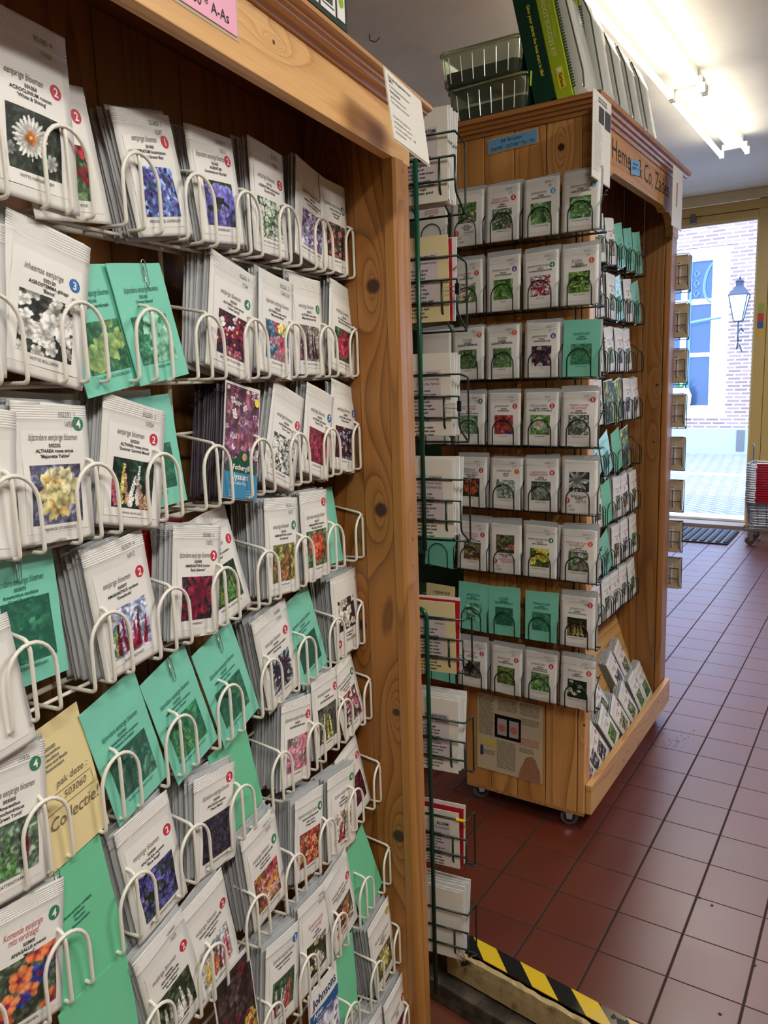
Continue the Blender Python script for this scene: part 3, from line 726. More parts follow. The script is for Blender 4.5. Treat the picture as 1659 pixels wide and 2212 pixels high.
m.tube([(.135, .135, .70), (-.135, .135, .70), (-.135, -.135, .70), (.135, -.135, .70)], .008, closed=True); m.tube([(.06, .06, .3), (-.06, .06, .3), (-.06, -.06, .3), (.06, -.06, .3)], .009, closed=True)
m.obj('cage', M_IRON, ln)
m = MB(); frus(m, .055, .31, .128, .695); m.obj('glass', mat('milky_lantern_glass', (225, 232, 240), .2), ln)
m = MB(); m.tube([(0, 0, .30), (0, 0, .06), (0, .04, 0), (0, .30, .02)], .014)
m.tube([(0, .02, .12), (.03, .10, .20), (.05, .2, .15), (0, .3, .18)], .01); m.tube([(0, .05, -.02), (-.03, .12, -.12), (0, .2, -.06), (.02, .3, -.16)], .01); m.obj('bracket', M_IRON, ln)

# ------------------------------------------------------------ fluorescent lights
M_TUBE = bpy.data.materials.new('lit_tube'); M_TUBE.use_nodes = True
_b = M_TUBE.node_tree.nodes['Principled BSDF']; _b.inputs['Emission Color'].default_value = (1, .93, .80, 1); _b.inputs['Emission Strength'].default_value = TUBE_EMIT
_b.inputs['Base Color'].default_value = (1, 1, 1, 1)
M_BATTEN = mat('batten_enamel', (226, 222, 210), .35)
def fixture(x, y0, lab, grp=None, watt=1.0):
    r = empty('fluorescent_light', T(x, y0, 2.55), lab, 'ceiling light', grp)
    m = MB(); m.box(-.045, .045, .0, 1.25, .045, .1); m.obj('batten', M_BATTEN, r, bevel=.004)
    for s in (-1, 1):
        m = MB(); m.lathe([(0, .035), (.013, .035), (.013, 1.215), (0, 1.215)], 12, (s * .07, 0, 0), 'y'); m.obj('tube', M_TUBE, r, smooth=True)
    for y in (.0, 1.22):
        m = MB(); m.box(-.083, -.057, y + .004, y + .024, -.015, .03); m.box(.057, .083, y + .004, y + .024, -.015, .03); m.box(-.07, .07, y, y + .028, .03, .06); m.obj('tube_holder', M_BATTEN, r, bevel=.004)
    l = bpy.data.lights.new('tube_light', 'AREA'); l.shape = 'RECTANGLE'; l.size = .16; l.size_y = 1.15; l.energy = TUBE_WATT * watt; l.color = (1, .985, .93)
    lo = bpy.data.objects.new('tube_light', l); COL.objects.link(lo); lo.parent = r; lo.location = (0, .62, -.02)
    return r
fixture(-.892, 4.03, 'far twin tube fluorescent light on the ceiling, nearest the door', 'twin tube lights over the aisle')
fixture(-.892, 2.765, 'twin tube fluorescent light over the rolling cabinet and its kits', 'twin tube lights over the aisle')
fixture(.55, -.9, 'twin tube fluorescent light behind the camera', 'twin tube lights over the near aisle', 1.45)
fixture(.75, 1.0, 'twin tube fluorescent light right of the camera, out of view', 'twin tube lights over the near aisle', 1.45)
m = MB(); m.tube([(0, 0, 0), (0, 0, -.02), (.02, .01, -.028), (.035, .02, -.012)], .003)
tag(m.obj('ceiling_hook', mat('hook_brown', (120, 100, 70), .4), None, T(-1.84, 2.81, 2.65)), 'small bent hook screwed into the ceiling above the big cabinet', 'hook')
# ------------------------------------------------------------ big pine cabinet on the left
UE = 1.223
LZ = -.13
cab = empty('seed_cabinet', F1 @ T(1.26, .62, LZ), 'large pine seed cabinet filled with tiers of white wire pockets, left foreground', 'cabinet')
def c1(mb, name, material, **k): 
    o = mb.obj(name, material, cab, F1, **k); return o
m = MB(); m.box(UE, UE + .022, .536, .5965, LZ + .05, 1.70)
c1(m, 'side_board', wood('pine_side_a', 'z', (176, 118, 54), (108, 64, 20), [(1.223, .566, 1.455, .0135), (1.223, .566, 1.075, .0135), (1.223, .552, .452, .0135), (1.223, .549, .70, .008)], seed=.3))
m = MB(); m.box(UE + .0005, UE + .022, .5975, .70, LZ + .05, 1.735)
c1(m, 'side_board', wood('pine_side_b', 'z', (164, 106, 46), (100, 58, 18), [(1.223, .612, .86, .010), (1.223, .64, 1.62, .009)], seed=1.3))
m = MB(); m.prism([(UE - .004, .540), (UE - .004, .524), (UE, .519), (UE + .026, .517), (UE + .030, .520), (UE + .060, .522), (UE + .065, .528), (UE + .065, .60), (UE + .03, .60), (UE + .03, .540)], 'z', LZ, 1.652)
c1(m, 'front_stile', wood('pine_stile', 'z', (178, 124, 62), (132, 84, 34), [(1.25, .518, 1.02, .005), (1.25, .518, 1.636, .004)], seed=2.2))
m = MB(); m.box(UE + .030, UE + .064, .60, 1.0, LZ, 1.73); c1(m, 'outer_side', wood('pine_outer', 'z', seed=5))
for i in range(12):
    x0 = UE - .002 - (i + 1) * .155; m = MB(); m.box(x0 + .0008, x0 + .1542, .695, .71, LZ + .05, 1.735)
    c1(m, 'back_board', wood('pine_back_%d' % (i % 3), 'z', (158 - 6 * (i % 3), 104, 54), (108, 66, 28), [(UE - .10, .695, .95, .007)] if i % 3 == 0 else (), seed=3 + i % 3), bevel=.0015)
m = MB(); m.box(-.70, UE + .066, .521, .541, 1.6515, 1.735)
c1(m, 'frieze', wood('pine_frieze', 'x', (228, 178, 116), (190, 136, 78), [(.868, .521, 1.70, .003), (.80, .521, 1.733, .012)], seed=.9), bevel=.0015)
m = MB(); m.prism([(.522, 1.7255), (.517, 1.7265), (.515, 1.7305), (.509, 1.7315), (.505, 1.7345), (.503, 1.7380), (.499, 1.7385), (.498, 1.7415), (.493, 1.7425), (.490, 1.7450), (.489, 1.7480), (.491, 1.7515), (.494, 1.7522), (.70, 1.7522), (.70, 1.742), (.54, 1.742), (.54, 1.7255)], 'x', -.70, UE + .098)
c1(m, 'cornice', wood('pine_cornice', 'x', (214, 158, 98), (166, 106, 54), seed=1.9), smooth=False)
m = MB(); m.box(-.70, UE + .063, .5415, 1.0, 1.736, 1.7415); c1(m, 'top_board', wood('pine_top_in', 'x', (140, 90, 44), (100, 58, 26), seed=6))
m = MB(); m.box(-.70, -.675, .53, .70, LZ, 1.74); c1(m, 'side_board', bpy.data.materials['pine_back_0'])
m = MB(); m.box(-.675, UE, .53, .70, LZ + .02, LZ + .045); c1(m, 'bottom_board', bpy.data.materials['pine_top_in'])
# pink code label
def paper_sign(name, F, M, w, h, paper, lines, label, cat, ink=None, thick=.0008, border=None, group=None):
    """flat sheet centred on its local origin, facing -Y; lines: (text, x, z, height, maxwidth, opts)"""
    m = MB(); m.box(-w / 2, w / 2, 0, thick, -h / 2, h / 2); o = m.obj(name, paper, None, F @ M)
    tag(o, label, cat, group)
    if border: 
        m = MB(); m.box(-w / 2 - border, w / 2 + border, thick + .0001, thick + .0004, -h / 2 - border, h / 2 + border); m.obj('laminate', mat('clear_laminate', (226, 214, 186), .15, alpha=.5), o)
    by = {}
    for t in lines:
        op = t[5] if len(t) > 5 else {}
        by.setdefault(op.get('mat', 'k'), []).append((t, op))
    for k, ts in by.items():
        m = MB()
        for t, op in ts: put_text(m, t[0], t[1], t[2], t[3], t[4], lambda x, z: -.0005, bold=op.get('b', False), shear=op.get('s', 0), align=op.get('a', 'c'), rot=op.get('r', 0))
        m.obj('lettering', ink or {'k': M_INK, 'r': BADGE['r'], 'g': M_TITLE, 't': M_TITLER}[k], o, fixn=False)
    return o
M_PINK = mat('pink_label_paper', (244, 176, 200), .45)
paper_sign('code_label', F1, T(.652, .5195, 1.7005), .275, .046, M_PINK,
           [('B3 * Eenjarige bloemplanten*', .116, .0055, .0108, .24, {'a': 'r'}), ('501000 - 507260 * A-As', .122, -.0155, .0115, .20, {'a': 'r'})],
           'pink printed code label reading A-As on the frieze of the big cabinet', 'label', border=.004)
# laminated notice hanging at the corner of the big cabinet
q = fit_quad(F1, .452, 1.632, 8, [(831, 148), (911, 218), (926, 350), (852, 304)], .140, .090)
nt_lines = [('Onze zaden zijn gegarandeerd vrij van', .066), ("GMO's", .060), ('Kunstmatige gewasbescherming en', .052), ('Neonicotinoiden', .044), ('(gewasbescherming, mest-', .036), ('kern, sorghum), ontsmet zaad', .028),
            ('Het zaad is dus geschikt voor', .006), ('een biologische teelt, ook voor', -.002), ('de moestuin en balkon, voor', -.010), ('schade bij de bijen', -.018)]
sc_ = q[2] / .106
paper_sign('laminated_notice', FW, q[0] @ T(0, 0, q[2] / 2), q[1], q[2], mat('notice_paper', (232, 228, 218), .35),
           [(t, -q[1] * .44, (z * 1.0 - .024) * sc_, .0042 * sc_, q[1] * .9, {'a': 'l', 'b': i in (0, 1, 3)}) for i, (t, z) in enumerate(nt_lines)] + [('niet', q[1] * .1, (-.010 - .024) * sc_, .0042 * sc_, .02, {'mat': 'r', 'b': True})],
           'laminated white notice with printed text hanging at the top right corner of the big cabinet', 'notice', border=.003)
# box of pots on top of the big cabinet
bx = empty('product_box', F1 @ T(.864, .490, 1.7525), 'dark green cardboard box with barcode standing on top of the big cabinet', 'box')
m = MB(); m.box(-.26, .142, 0, .22, 0, .30); m.obj('carton', mat('dark_green_card', (28, 52, 40), .4), bx, bevel=.001)
m = MB(); m.box(-.26, .020, -.0008, -.0002, .008, .05); m.obj('yellow_panel', mat('yellow_label', (240, 220, 40), .4), bx)
m = MB(); put_text(m, 'Garland', -.018, .028, .014, .06, lambda x, z: -.0012, bold=True); m.obj('lettering', M_INK, bx, fixn=False)
m = MB(); m.box(.026, .062, -.0008, -.0002, .006, .052); m.box(.068, .107, -.0008, -.0002, .006, .052); m.box(.113, .134, -.0008, -.0002, .008, .042); m.obj('white_panel', M_LABEL, bx, bevel=.0)
m = MB(); rs = random.Random(2); x = .075
while x < .100: 
    w_ = rs.choice((.0006, .001, .0016)); m.box(x, x + w_, -.0013, -.0010, .016, .034); x += w_ + rs.choice((.0007, .0012))
for z in (.012, .040, .044): m.box(.072, .103, -.0013, -.0010, z, z + .0012)
for z in (.012, .018): m.box(.030, .058, -.0013, -.0010, z, z + .0012)
m.obj('barcode', M_INK, bx)
m = MB(); m.lathe([(.0, -.0012), (.007, -.0012), (.007, -.0009)], 16, (.1235, 0, .030), 'y'); m.obj('green_mark', mat('lime', (150, 180, 40), .4), bx)
m = MB(); m.box(.055, .13, -.0008, -.0002, .075, .2); m.obj('picture_panel', mat('plum_print', (150, 116, 100), .4), bx)

# ------------------------------------------------------------ white wire racks
PITCH = .1028; U0 = 1.219
RZS = [1.471, 1.308, 1.147, .988, .826, .682, .518, .350, .185, .02]
RYS = [.598, .598, .600, .601, .606, .597, .584, .570, .555, .541]
NB = 14
def loop_mesh(full=True, half=0, r=.00185, yb=.052, hw=.0285, ah=.078):
    m = MB()
    if half:
        m.tube(fillet([(0, yb, ah + .024), (0, yb * .75, ah + .022), (0, 0, ah - .012), (0, 0, 0), (0, yb, -.001)], .006), r)
        if full:
            hw_ = hw; c = -half
            arc = fillet([(c - hw_, yb, 0), (c - hw_, 0, 0), (c - hw_, 0, .040)], .004) + [Vector((c - hw_ * math.cos(a), 0, .042 + (ah - .042) * math.sin(a))) for a in [math.pi * k / 12 for k in range(1, 12)]] + fillet([(c + hw_, 0, .040), (c + hw_, 0, 0), (c + hw_, yb, 0)], .004)
            m.tube(arc, r)
        return m
    m.tube(fillet([(0, yb, ah + .014), (0, .004, ah + .003), (0, 0, ah - .006), (0, 0, 0), (0, yb, -.001)], .006), r)
    if full:
        arc = [(-hw, yb, 0), (-hw, 0, 0), (-hw, 0, .045)]
        arc = fillet(arc, .006)
        arc += [Vector((-hw * math.cos(a), 0, .047 + (ah - .047) * math.sin(a))) for a in [math.pi * k / 12 for k in range(1, 12)]]
        arc += fillet([(hw, 0, .045), (hw, 0, 0), (hw, yb, 0)], .006)
        m.tube(arc, r)
    else:
        arc = fillet([(-hw, yb, 0), (-hw, 0, 0), (-hw, 0, .045)], .006)
        arc += [Vector((-hw * math.cos(a), 0, .047 + (ah - .047) * math.sin(a))) for a in [math.pi * k / 12 for k in range(1, 7)]]
        m.tube(arc, r)
    return m
ORD = ['top', 'second', 'third', 'fourth', 'fifth', 'sixth', 'seventh', 'eighth', 'ninth', 'tenth']
def build_rack(rows, label, zs, ys, F, u0, nb, pitch, material, r, yb=.062, hw=.0285, ah=.078, uprights=(), zlo=None, zhi=None, name='wire_rack', endhalf=True, half=0):
    root = empty(name, F @ T(u0, ys[rows[0]] + yb, zs[rows[-1]]), label, 'wire rack')
    lm = loop_mesh(True, half, r=r, yb=yb, hw=hw, ah=ah).mesh('divider_loop', material, smooth=True)
    le = loop_mesh(False, half, r=r, yb=yb, hw=hw, ah=ah).mesh('end_loop', material, smooth=True)
    for i in rows:
        m = MB(); z = zs[i]; y = ys[i]; xa = u0 - nb * pitch
        m.tube([(xa, y + yb, z + ah + .014), (u0, y + yb, z + ah + .014)], r * 1.1)
        m.tube([(xa, y + yb, z - .002), (u0, y + yb, z - .002)], r * 1.5)
        m.tube([(xa, y + yb * .55, z - .0035), (u0, y + yb * .55, z - .0035)], r)
        row = m.obj('pocket_tier', material, root, F, smooth=True)
        for k in range(nb + 1):
            o = bpy.data.objects.new('divider_loop', le if ((k == 0 and endhalf) or (half and k == nb)) else lm); COL.objects.link(o); o.parent = row; o.matrix_world = F @ T(u0 - k * pitch, y, z)
    a, b_ = rows[0], rows[-1]
    for ux in uprights:
        m = MB(); m.tube([(ux, ys[b_] + yb + .004, zlo if zlo is not None else zs[b_] - .01), (ux, ys[a] + yb + .004, zhi if zhi is not None else zs[a] + ah + .03)], r * 1.5)
        m.obj('upright_wire', material, root, F, smooth=True)
    return root
ups = [U0 - PITCH * (1.0 + 1.5 * k) for k in range(8)]
build_rack([0, 1, 2, 3, 4], 'upper white coated wire rack of arched seed packet pockets in the big cabinet', RZS, RYS, F1, U0, NB, PITCH, M_WIRE, .0022, uprights=ups)
build_rack([5, 6, 7, 8, 9], 'lower white coated wire rack of arched seed packet pockets in the big cabinet', RZS, RYS, F1, U0 - .001, NB, PITCH, M_WIRE, .0022, uprights=ups)

# ------------------------------------------------------------ rolling cabinet with herbs
CX0, CX1, CY0, CY1 = -1.042, -.668, 2.0, 2.925
c2 = empty('rolling_cabinet', T(-.855, 2.46, 0), 'pine display cabinet on castors with carved shop name on its frieze', 'cabinet')
kn = [(-.745, 2.0, 1.862, .010), (-.70, 2.0, .23, .007)]
ws = [-1.042, -.958, -.872, -.785, -.690]
for i in range(4):
    m = MB(); m.box(ws[i] + .0012, ws[i + 1] - .0012, 2.0, 2.018, .06, 1.935)
    c2m = wood('herb_pine_%d' % i, 'z', [(204, 146, 80), (214, 158, 92), (200, 142, 78), (216, 160, 94)][i], (150, 96, 44), [kn[0]] if i == 3 else (), seed=2.0 + i * 1.1)
    m.obj('end_board', c2m, c2, bevel=.002)
m = MB(); m.box(-1.042, -.69, 2.019, 2.024, .06, 1.935); m.obj('end_backing', bpy.data.materials['pine_back_0'], c2)
m = MB(); m.box(-.6885, -.668, 2.0, 2.045, .06, 1.80); m.obj('front_stile', wood('herb_stile', 'z', (226, 170, 106), (184, 124, 66), [(-.67, 2.0, .33, .004)], seed=4), c2, bevel=.003)
m = MB(); m.box(-.6885, -.668, 2.845, CY1, .06, 1.80); m.obj('front_stile', wood('herb_stile_b', 'z', (172, 114, 56), (124, 76, 32), seed=7), c2, bevel=.005)
pr = [(2.0, 1.80), (2.035, 1.797), (2.05, 1.815), (2.11, 1.822), (2.15, 1.808), (2.18, 1.822), (2.70, 1.822), (2.74, 1.808), (2.78, 1.815), (2.82, 1.80), (2.84, 1.775), (2.845, 1.745), (CY1, 1.745), (CY1, 1.945), (2.0, 1.945)]
m = MB(); m.prism(pr, 'x', -.690, -.6655); fz = m.obj('frieze', wood('herb_frieze', 'y', (206, 150, 84), (166, 108, 54), seed=1.1), c2, bevel=.0015)
m = MB()
for t in ('Hemert & Co. Zaden',):
    vs, fs, w_ = text_geo(t); k = .074; kx = .615 / w_
    m.add([(-.6650, 2.468 + x * kx, 1.856 + z * k) for x, z in vs], fs)
m.obj('lettering', M_INK, fz, fixn=False)
def mould(prof, path, closed=False):
    """sweep prof (out, z) along an XY path with outward normals given per point"""
    mb = MB(); n = len(prof); vs = []
    for (x, y, nx_, ny_) in path:
        for o_, z in prof: vs.append((x + nx_ * o_, y + ny_ * o_, z))
    fs = []
    for i in range(len(path) - 1):
        for k in range(n): fs.append((i * n + k, i * n + (k + 1) % n, (i + 1) * n + (k + 1) % n, (i + 1) * n + k))
    fs.append(tuple(range(n))); fs.append(tuple((len(path) - 1) * n + k for k in range(n))[::-1])
    mb.add(vs, fs); return mb
cp = [(0, 1.925), (.004, 1.925), (.006, 1.934), (.012, 1.936), (.014, 1.943), (.020, 1.945), (.022, 1.952), (.030, 1.955), (.031, 1.966), (-.02, 1.966)]
m = mould(cp, [(CX0, CY1, -1, 1), (CX0, CY0, -1, -1), (CX1 + .002, CY0, 1, -1), (CX1 + .002, CY1, 1, 1), (CX0, CY1, -1, 1)])
m.obj('cornice', wood('herb_cornice', 'x', (180, 124, 70), (138, 86, 42), seed=3.3), c2)
m = MB(); m.box(CX0, CX1, CY0, CY1, 1.955, 1.965); m.obj('top_board', bpy.data.materials['herb_cornice'], c2)
for i in range(5):
    x0 = -.69 - (i + 1) * .0706
    m = MB(); m.box(x0 + .001, x0 + .0696, 2.845, 2.863, .06, 1.93); m.obj('far_end_board', wood('herb_far_%d' % (i % 2), 'z', (150, 102, 52), (108, 66, 28), [(-.775, 2.845, 1.73, .009), (-.735, 2.845, 1.845, .006)] if i % 2 else [(-.705, 2.845, 1.25, .006), (-.712, 2.845, 1.05, .004)], seed=5 + i % 2), c2, bevel=.0015)
for i in range(10):
    y0 = 2.024 + i * .082
    m = MB(); m.box(-.850, -.838, y0 + .001, y0 + .081, .10, 1.93); m.obj('centre_board', bpy.data.materials['pine_back_%d' % (i % 3)], c2, bevel=.001)
m = MB(); m.box(-1.042, -.69, 2.024, 2.845, 1.93, 1.954); m.obj('roof_board', bpy.data.materials['pine_back_0'], c2)
m = MB(); m.box(-1.042, -.69, 2.024, CY1, .075, .095); m.obj('shelf_board', wood('herb_shelf', 'y', (190, 140, 86), (140, 90, 44), seed=8), c2)
m = MB(); m.box(-1.042, -1.02, 2.024, CY1, .06, 1.93); m.obj('rear_panel', bpy.data.materials['pine_back_1'], c2)
m = MB(); m.add([(-.838, 2.03, .40), (-.838, 2.845, .40), (-.740, 2.845, .105), (-.740, 2.03, .105), (-.838, 2.03, .388), (-.838, 2.845, .388), (-.745, 2.845, .096), (-.745, 2.03, .096)], [(0, 1, 2, 3), (4, 7, 6, 5), (0, 3, 7, 4), (1, 5, 6, 2), (3, 2, 6, 7), (0, 4, 5, 1)])
m.obj('trough_back', wood('trough_pine', 'y', (214, 168, 110), (170, 116, 64), seed=9), c2)
m = MB(); m.box(-.6665, -.648, 2.004, CY1 - .01, .06, .150); m.obj('trough_front', wood('trough_front_pine', 'y', (216, 168, 108), (176, 120, 66), [(-.648, 2.36, .10, .006), (-.648, 2.75, .12, .005), (-.648, 2.32, .085, .005)], seed=10), c2, bevel=.003)
m = MB(); m.box(-1.04, -.67, 2.0, CY1, .052, .0615); m.obj('bottom_board', bpy.data.materials['herb_shelf'], c2)
for (x, y, a) in ((-.722, 2.03, 20), (-1.011, 2.04, 35), (-.70, 2.86, 10), (-1.0, 2.86, 60)):
    w_ = empty('castor', c2.matrix_world.inverted() @ Matrix.Identity(4)); w_.parent = c2; w_.matrix_world = T(x, y, .026) @ RZ(a)
    m = MB(); m.lathe([(.0, -.008), (.019, -.008), (.0255, -.006), (.0255, .006), (.019, .008), (0, .008)], 22, (0, 0, 0), 'y'); m.obj('tyre', mat('grey_rubber', (96, 98, 98), .5), w_, smooth=False, M=w_.matrix_world)
    m = MB(); m.lathe([(0, -.009), (.017, -.009), (.017, .009), (0, .009)], 18, (0, 0, 0), 'y'); m.obj('wheel_hub', M_BLACK, w_, M=w_.matrix_world)
    m = MB(); m.prism([(-.007, -.005), (.007, -.005), (.012, .026), (-.012, .026)], 'y', -.0125, -.010); m.prism([(-.007, -.005), (.007, -.005), (.012, .026), (-.012, .026)], 'y', .010, .0125); m.box(-.016, .016, -.0125, .0125, .0245, .0262); m.obj('fork', M_STEEL, w_, M=w_.matrix_world)
for _o in c2.children:
    if _o.type == 'MESH': _o.matrix_parent_inverse = c2.matrix_world.inverted()
# blue notes on this cabinet
M_BLUE = mat('blue_label_paper', (112, 166, 208), .4)
q = fit_quad(FW, 1.9975, 1.80, 0, [(1053, 303), (1161, 281), (1163, 308), (1055, 329)], .128, .0315)
paper_sign('code_label', FW, q[0] @ T(0, -.001, q[2] / 2), q[1], q[2], M_BLUE, [('B4 "Kruiden"', 0, .003, .0085, .07), ('356990 - 367500 * Pe - Vo', 0, -.0125, .0085, .122)],
           'blue label reading Kruiden on the end boards of the rolling cabinet', 'label', border=.003)
q = fit_quad(FI, .6635, 1.83, 0, [(1358, 338), (1384, 362), (1385, 386), (1360, 363)], .085, .042)
paper_sign('blue_note', FW, q[0] @ T(0, -.001, q[2] / 2), q[1], q[2], M_BLUE, [('B4 Kruiden', 0, .006, .008, .06), ('356990 Pe - Vo', 0, -.006, .008, .07)],
           'small blue note stuck over the lettering on the frieze of the rolling cabinet', 'note')
# newspaper page on the end boards
q = fit_quad(FW, 1.9985, .12, 0, [(1030, 1492), (1173, 1526), (1172, 1695), (1033, 1655)], .206, .232)
pw_, ph_ = q[1], q[2]
pg = paper_sign('newspaper_page', FW, q[0] @ T(0, -.001, ph_ / 2), pw_, ph_, mat('yellowed_newsprint', (206, 192, 160), .6, var=.05), [], 'yellowed printed page with a photo of two packets, taped low on the cabinet end', 'poster')
rs = random.Random(11); words = 'zaad grond mest plant kruid water bloem oogst potje weken keuken tuin vers teelt bio groei'.split()
def para(mb, x0, w_, zt, n, hh=.0036, sp_=.0053):
    for i in range(n):
        put_text(mb, ' '.join(rs.choice(words) for _ in range(4 if w_ < .06 else 7)), x0, zt - i * sp_, hh, w_, lambda x, z: -.0004, align='l', bold=True)
m = MB(); a = -pw_ / 2
H2 = ph_ / 2
para(m, a + .006, .054, H2 - .012, 20); para(m, a + .069, .060, H2 - .010, 7); para(m, a + .137, .060, H2 - .010, 7); para(m, a + .137, .060, H2 - .055, 4)
para(m, a + .006, .050, H2 - .118, 3); para(m, a + .065, .060, -.020, 17); para(m, a + .137, .045, -.026, 3); para(m, a + .020, .036, -.060, 3)
m.obj('printed_text', mat('grey_ink', (84, 74, 64), .7), pg, fixn=False)
m = MB(); para(m, a + .137, .060, .006, 5); m.obj('red_text', M_TITLER, pg, fixn=False)
m = MB(); m.box(-.047, .037, -.0006, -.0002, -.009, .064); ph = m.obj('photo', mat('photo_black', (18, 14, 18), .4), pg)
for cx_ in (-.023, .015):
    m = MB(); m.box(cx_ - .015, cx_ + .015, -.0009, -.0007, .001, .053); m.obj('pictured_packet', mat('photo_silver', (186, 180, 178), .4), ph)
    m = MB(); disc(m, cx_, .024, .0115, lambda x, z: -.0012); m.obj('pictured_label', mat('photo_salmon', (206, 120, 100), .4), ph, fixn=False)
m = MB(); m.box(a + .010, a + .062, -.0006, -.0002, -.042, -.022); m.obj('yellow_box', mat('news_yellow', (222, 198, 96), .6), pg)
m = MB(); m.box(a + .010, a + .020, -.0006, -.0002, -.078, -.046); m.obj('blue_box', mat('news_blue', (50, 60, 110), .6), pg)
m = MB(); m.prism([(.030, -ph_ / 2 + .002), (.036, -.090), (.044, -.075), (.050, -.056), (.062, -.046), (.074, -.044), (.084, -.052), (.090, -.07), (.098, -.085), (.100, -ph_ / 2 + .002)], 'y', -.0006, -.0002); m.obj('root_picture', mat('news_root', (168, 118, 88), .6, var=.3, vscale=120), pg)
# hanging printed strips at the two top corners
def strip(q, label, seed):
    o = paper_sign('information_sheet', FW, q[0] @ T(0, 0, q[2] / 2), q[1], q[2], mat('notice_paper', (232, 228, 218), .35), [], label, 'notice', border=.002)
    return o, q[1], q[2]
q = fit_quad(FI, .632, 1.72, 0, [(1282, 190), (1320, 224), (1318, 410), (1279, 375)], .137, .190)
o, a, b_ = strip(q, 'white printed sheet with dark pictures taped over the near corner of the rolling cabinet', 1)
m = MB(); rs = random.Random(5)
put_text(m, 'GEEF UW PLANTEN EEN', 0, b_ * .43, .0042, a * .8, lambda x, z: -.0006, bold=True); put_text(m, 'BLIJVENDE BESCHERMING', 0, b_ * .395, .0042, a * .8, lambda x, z: -.0006, bold=True)
for i in range(24): put_text(m, ' '.join(rs.choice(words) for _ in range(8)), -a * .45, b_ * .13 - i * b_ * .0235, .0022, a * .88, lambda x, z: -.0006, align='l')
for i in range(5): put_text(m, 'vorst wind', -a * .45, b_ * (.35 - .04 * i), .0022, a * .2, lambda x, z: -.0006, align='l')
m.obj('lettering', M_INK, o, fixn=False)
m = MB(); m.box(-a * .2, a * .08, -.0009, -.0005, b_ * .17, b_ * .355); m.box(a * .14, a * .46, -.0009, -.0005, b_ * .15, b_ * .36); m.obj('pictures', mat('print_dark', (64, 60, 64), .5, var=.6, vscale=60), o)
q = fit_quad(FI, .634, 1.66, 0, [(1453, 352), (1475, 374), (1473, 508), (1452, 478)], .125, .185)
o, a, b_ = strip(q, 'narrow white printed sheet hanging from the far corner of the rolling cabinet', 2)
m = MB(); 
for i in range(14): put_text(m, 'zaden', a * .1, b_ * .3 - i * b_ * .04, .002, a * .3, lambda x, z: -.0006)
m.obj('lettering', M_INK, o, fixn=False)
m = MB(); m.box(-a * .12, -a * .04, -.0009, -.0005, -b_ * .15, b_ * .25); m.obj('red_text', M_TITLER, o)

# green wire racks on this cabinet
EZ = [1.642, 1.465, 1.289, 1.111, .935, .752, .572, .397]
EY = [1.940] * 8
build_rack(list(range(8)), 'dark green wire pocket rack across the end of the rolling cabinet', EZ, EY, FW, -.622, 5, .1045, M_GWIRE, .0016, yb=.046, hw=.031, ah=.072, uprights=(-.700, -1.055), zlo=.39, zhi=1.72, endhalf=False, half=.1045 / 2)
IZ = [1.615 - .1585 * i for i in range(8)]
IY = [.735] * 8
build_rack(list(range(8)), 'dark green wire pocket rack inside the rolling cabinet', IZ, IY, FI, 2.775, 7, .1, M_GWIRE, .0016, yb=.05, hw=.029, ah=.070, uprights=(2.42, 2.72), zlo=.5, zhi=1.72, endhalf=False, half=.05)

# ------------------------------------------------------------ leaflet rack at the end of the big cabinet
BZ = [1.720, 1.513, 1.306, 1.112, .840, .630, .420, .210]
def basket(mb, F0, z, x0, x1, y0, dep, r):
    """z = height of its top bar; front at y0, open box of wires"""
    mb.tube([(x0, y0, z), (x1, y0, z)], r)
    mb.tube([(x0, y0 - .002, z - .040), (x1, y0 - .002, z - .040)], r)
    mb.tube([(x0, y0 - .002, z - .079), (x1, y0 - .002, z - .079)], r)
    for x in (x0 + .004, x0 + .040, x1 - .030, x1 - .001):
        mb.tube(fillet([(x, y0, z - .040), (x, y0, z - .098), (x, y0 + dep, z - .128)], .012), r * .9)
    for x in (x0, x1):
        mb.tube(fillet([(x, y0, z), (x, y0 + dep, z - .006), (x, y0 + dep, z - .130), (x, y0 + dep * .6, z - .118)], .008), r * .9)
    mb.tube([(x0, y0 + dep, z - .128), (x1, y0 + dep, z - .128)], r)
PX0, PX1, PY = -.600, -.466, 1.365
for n_, (rows, lab, zb, zt) in enumerate((([0, 1, 2, 3], 'upper dark green wire leaflet rack on a post beside the big cabinet', .975, 1.682), ([4, 5, 6, 7], 'lower dark green wire leaflet rack on a post beside the big cabinet', .015, .845))):
    root = empty('leaflet_rack', FP @ T(-.54, PY, zb), lab, 'wire rack')
    m = MB(); px = -.537
    pts = [(px, PY - .010, zb), (px, PY - .010, zt), (px - .008, PY - .008, zt + .012), (px - .035, PY, zt + .014)] if n_ else [(px, PY - .010, zb), (px, PY - .010, zt)]
    m.tube(pts if not n_ else fillet(pts, .01), .0043, 10); m.obj('post', M_GPOLE, root, FP, smooth=True)
    for i in rows:
        m = MB(); basket(m, FP, BZ[i], PX0, PX1, PY, .052, .0021); m.obj('leaflet_basket', M_GWIRE, root, FP, smooth=True)
    if n_:
        m = MB(); m.tube([(PX1 - .022, PY, BZ[6]), (PX1 - .002, PY, BZ[6])], .0031, 8); m.obj('yellow_tape', mat('yellow_tape', (226, 200, 30), .4), root, FP)
        
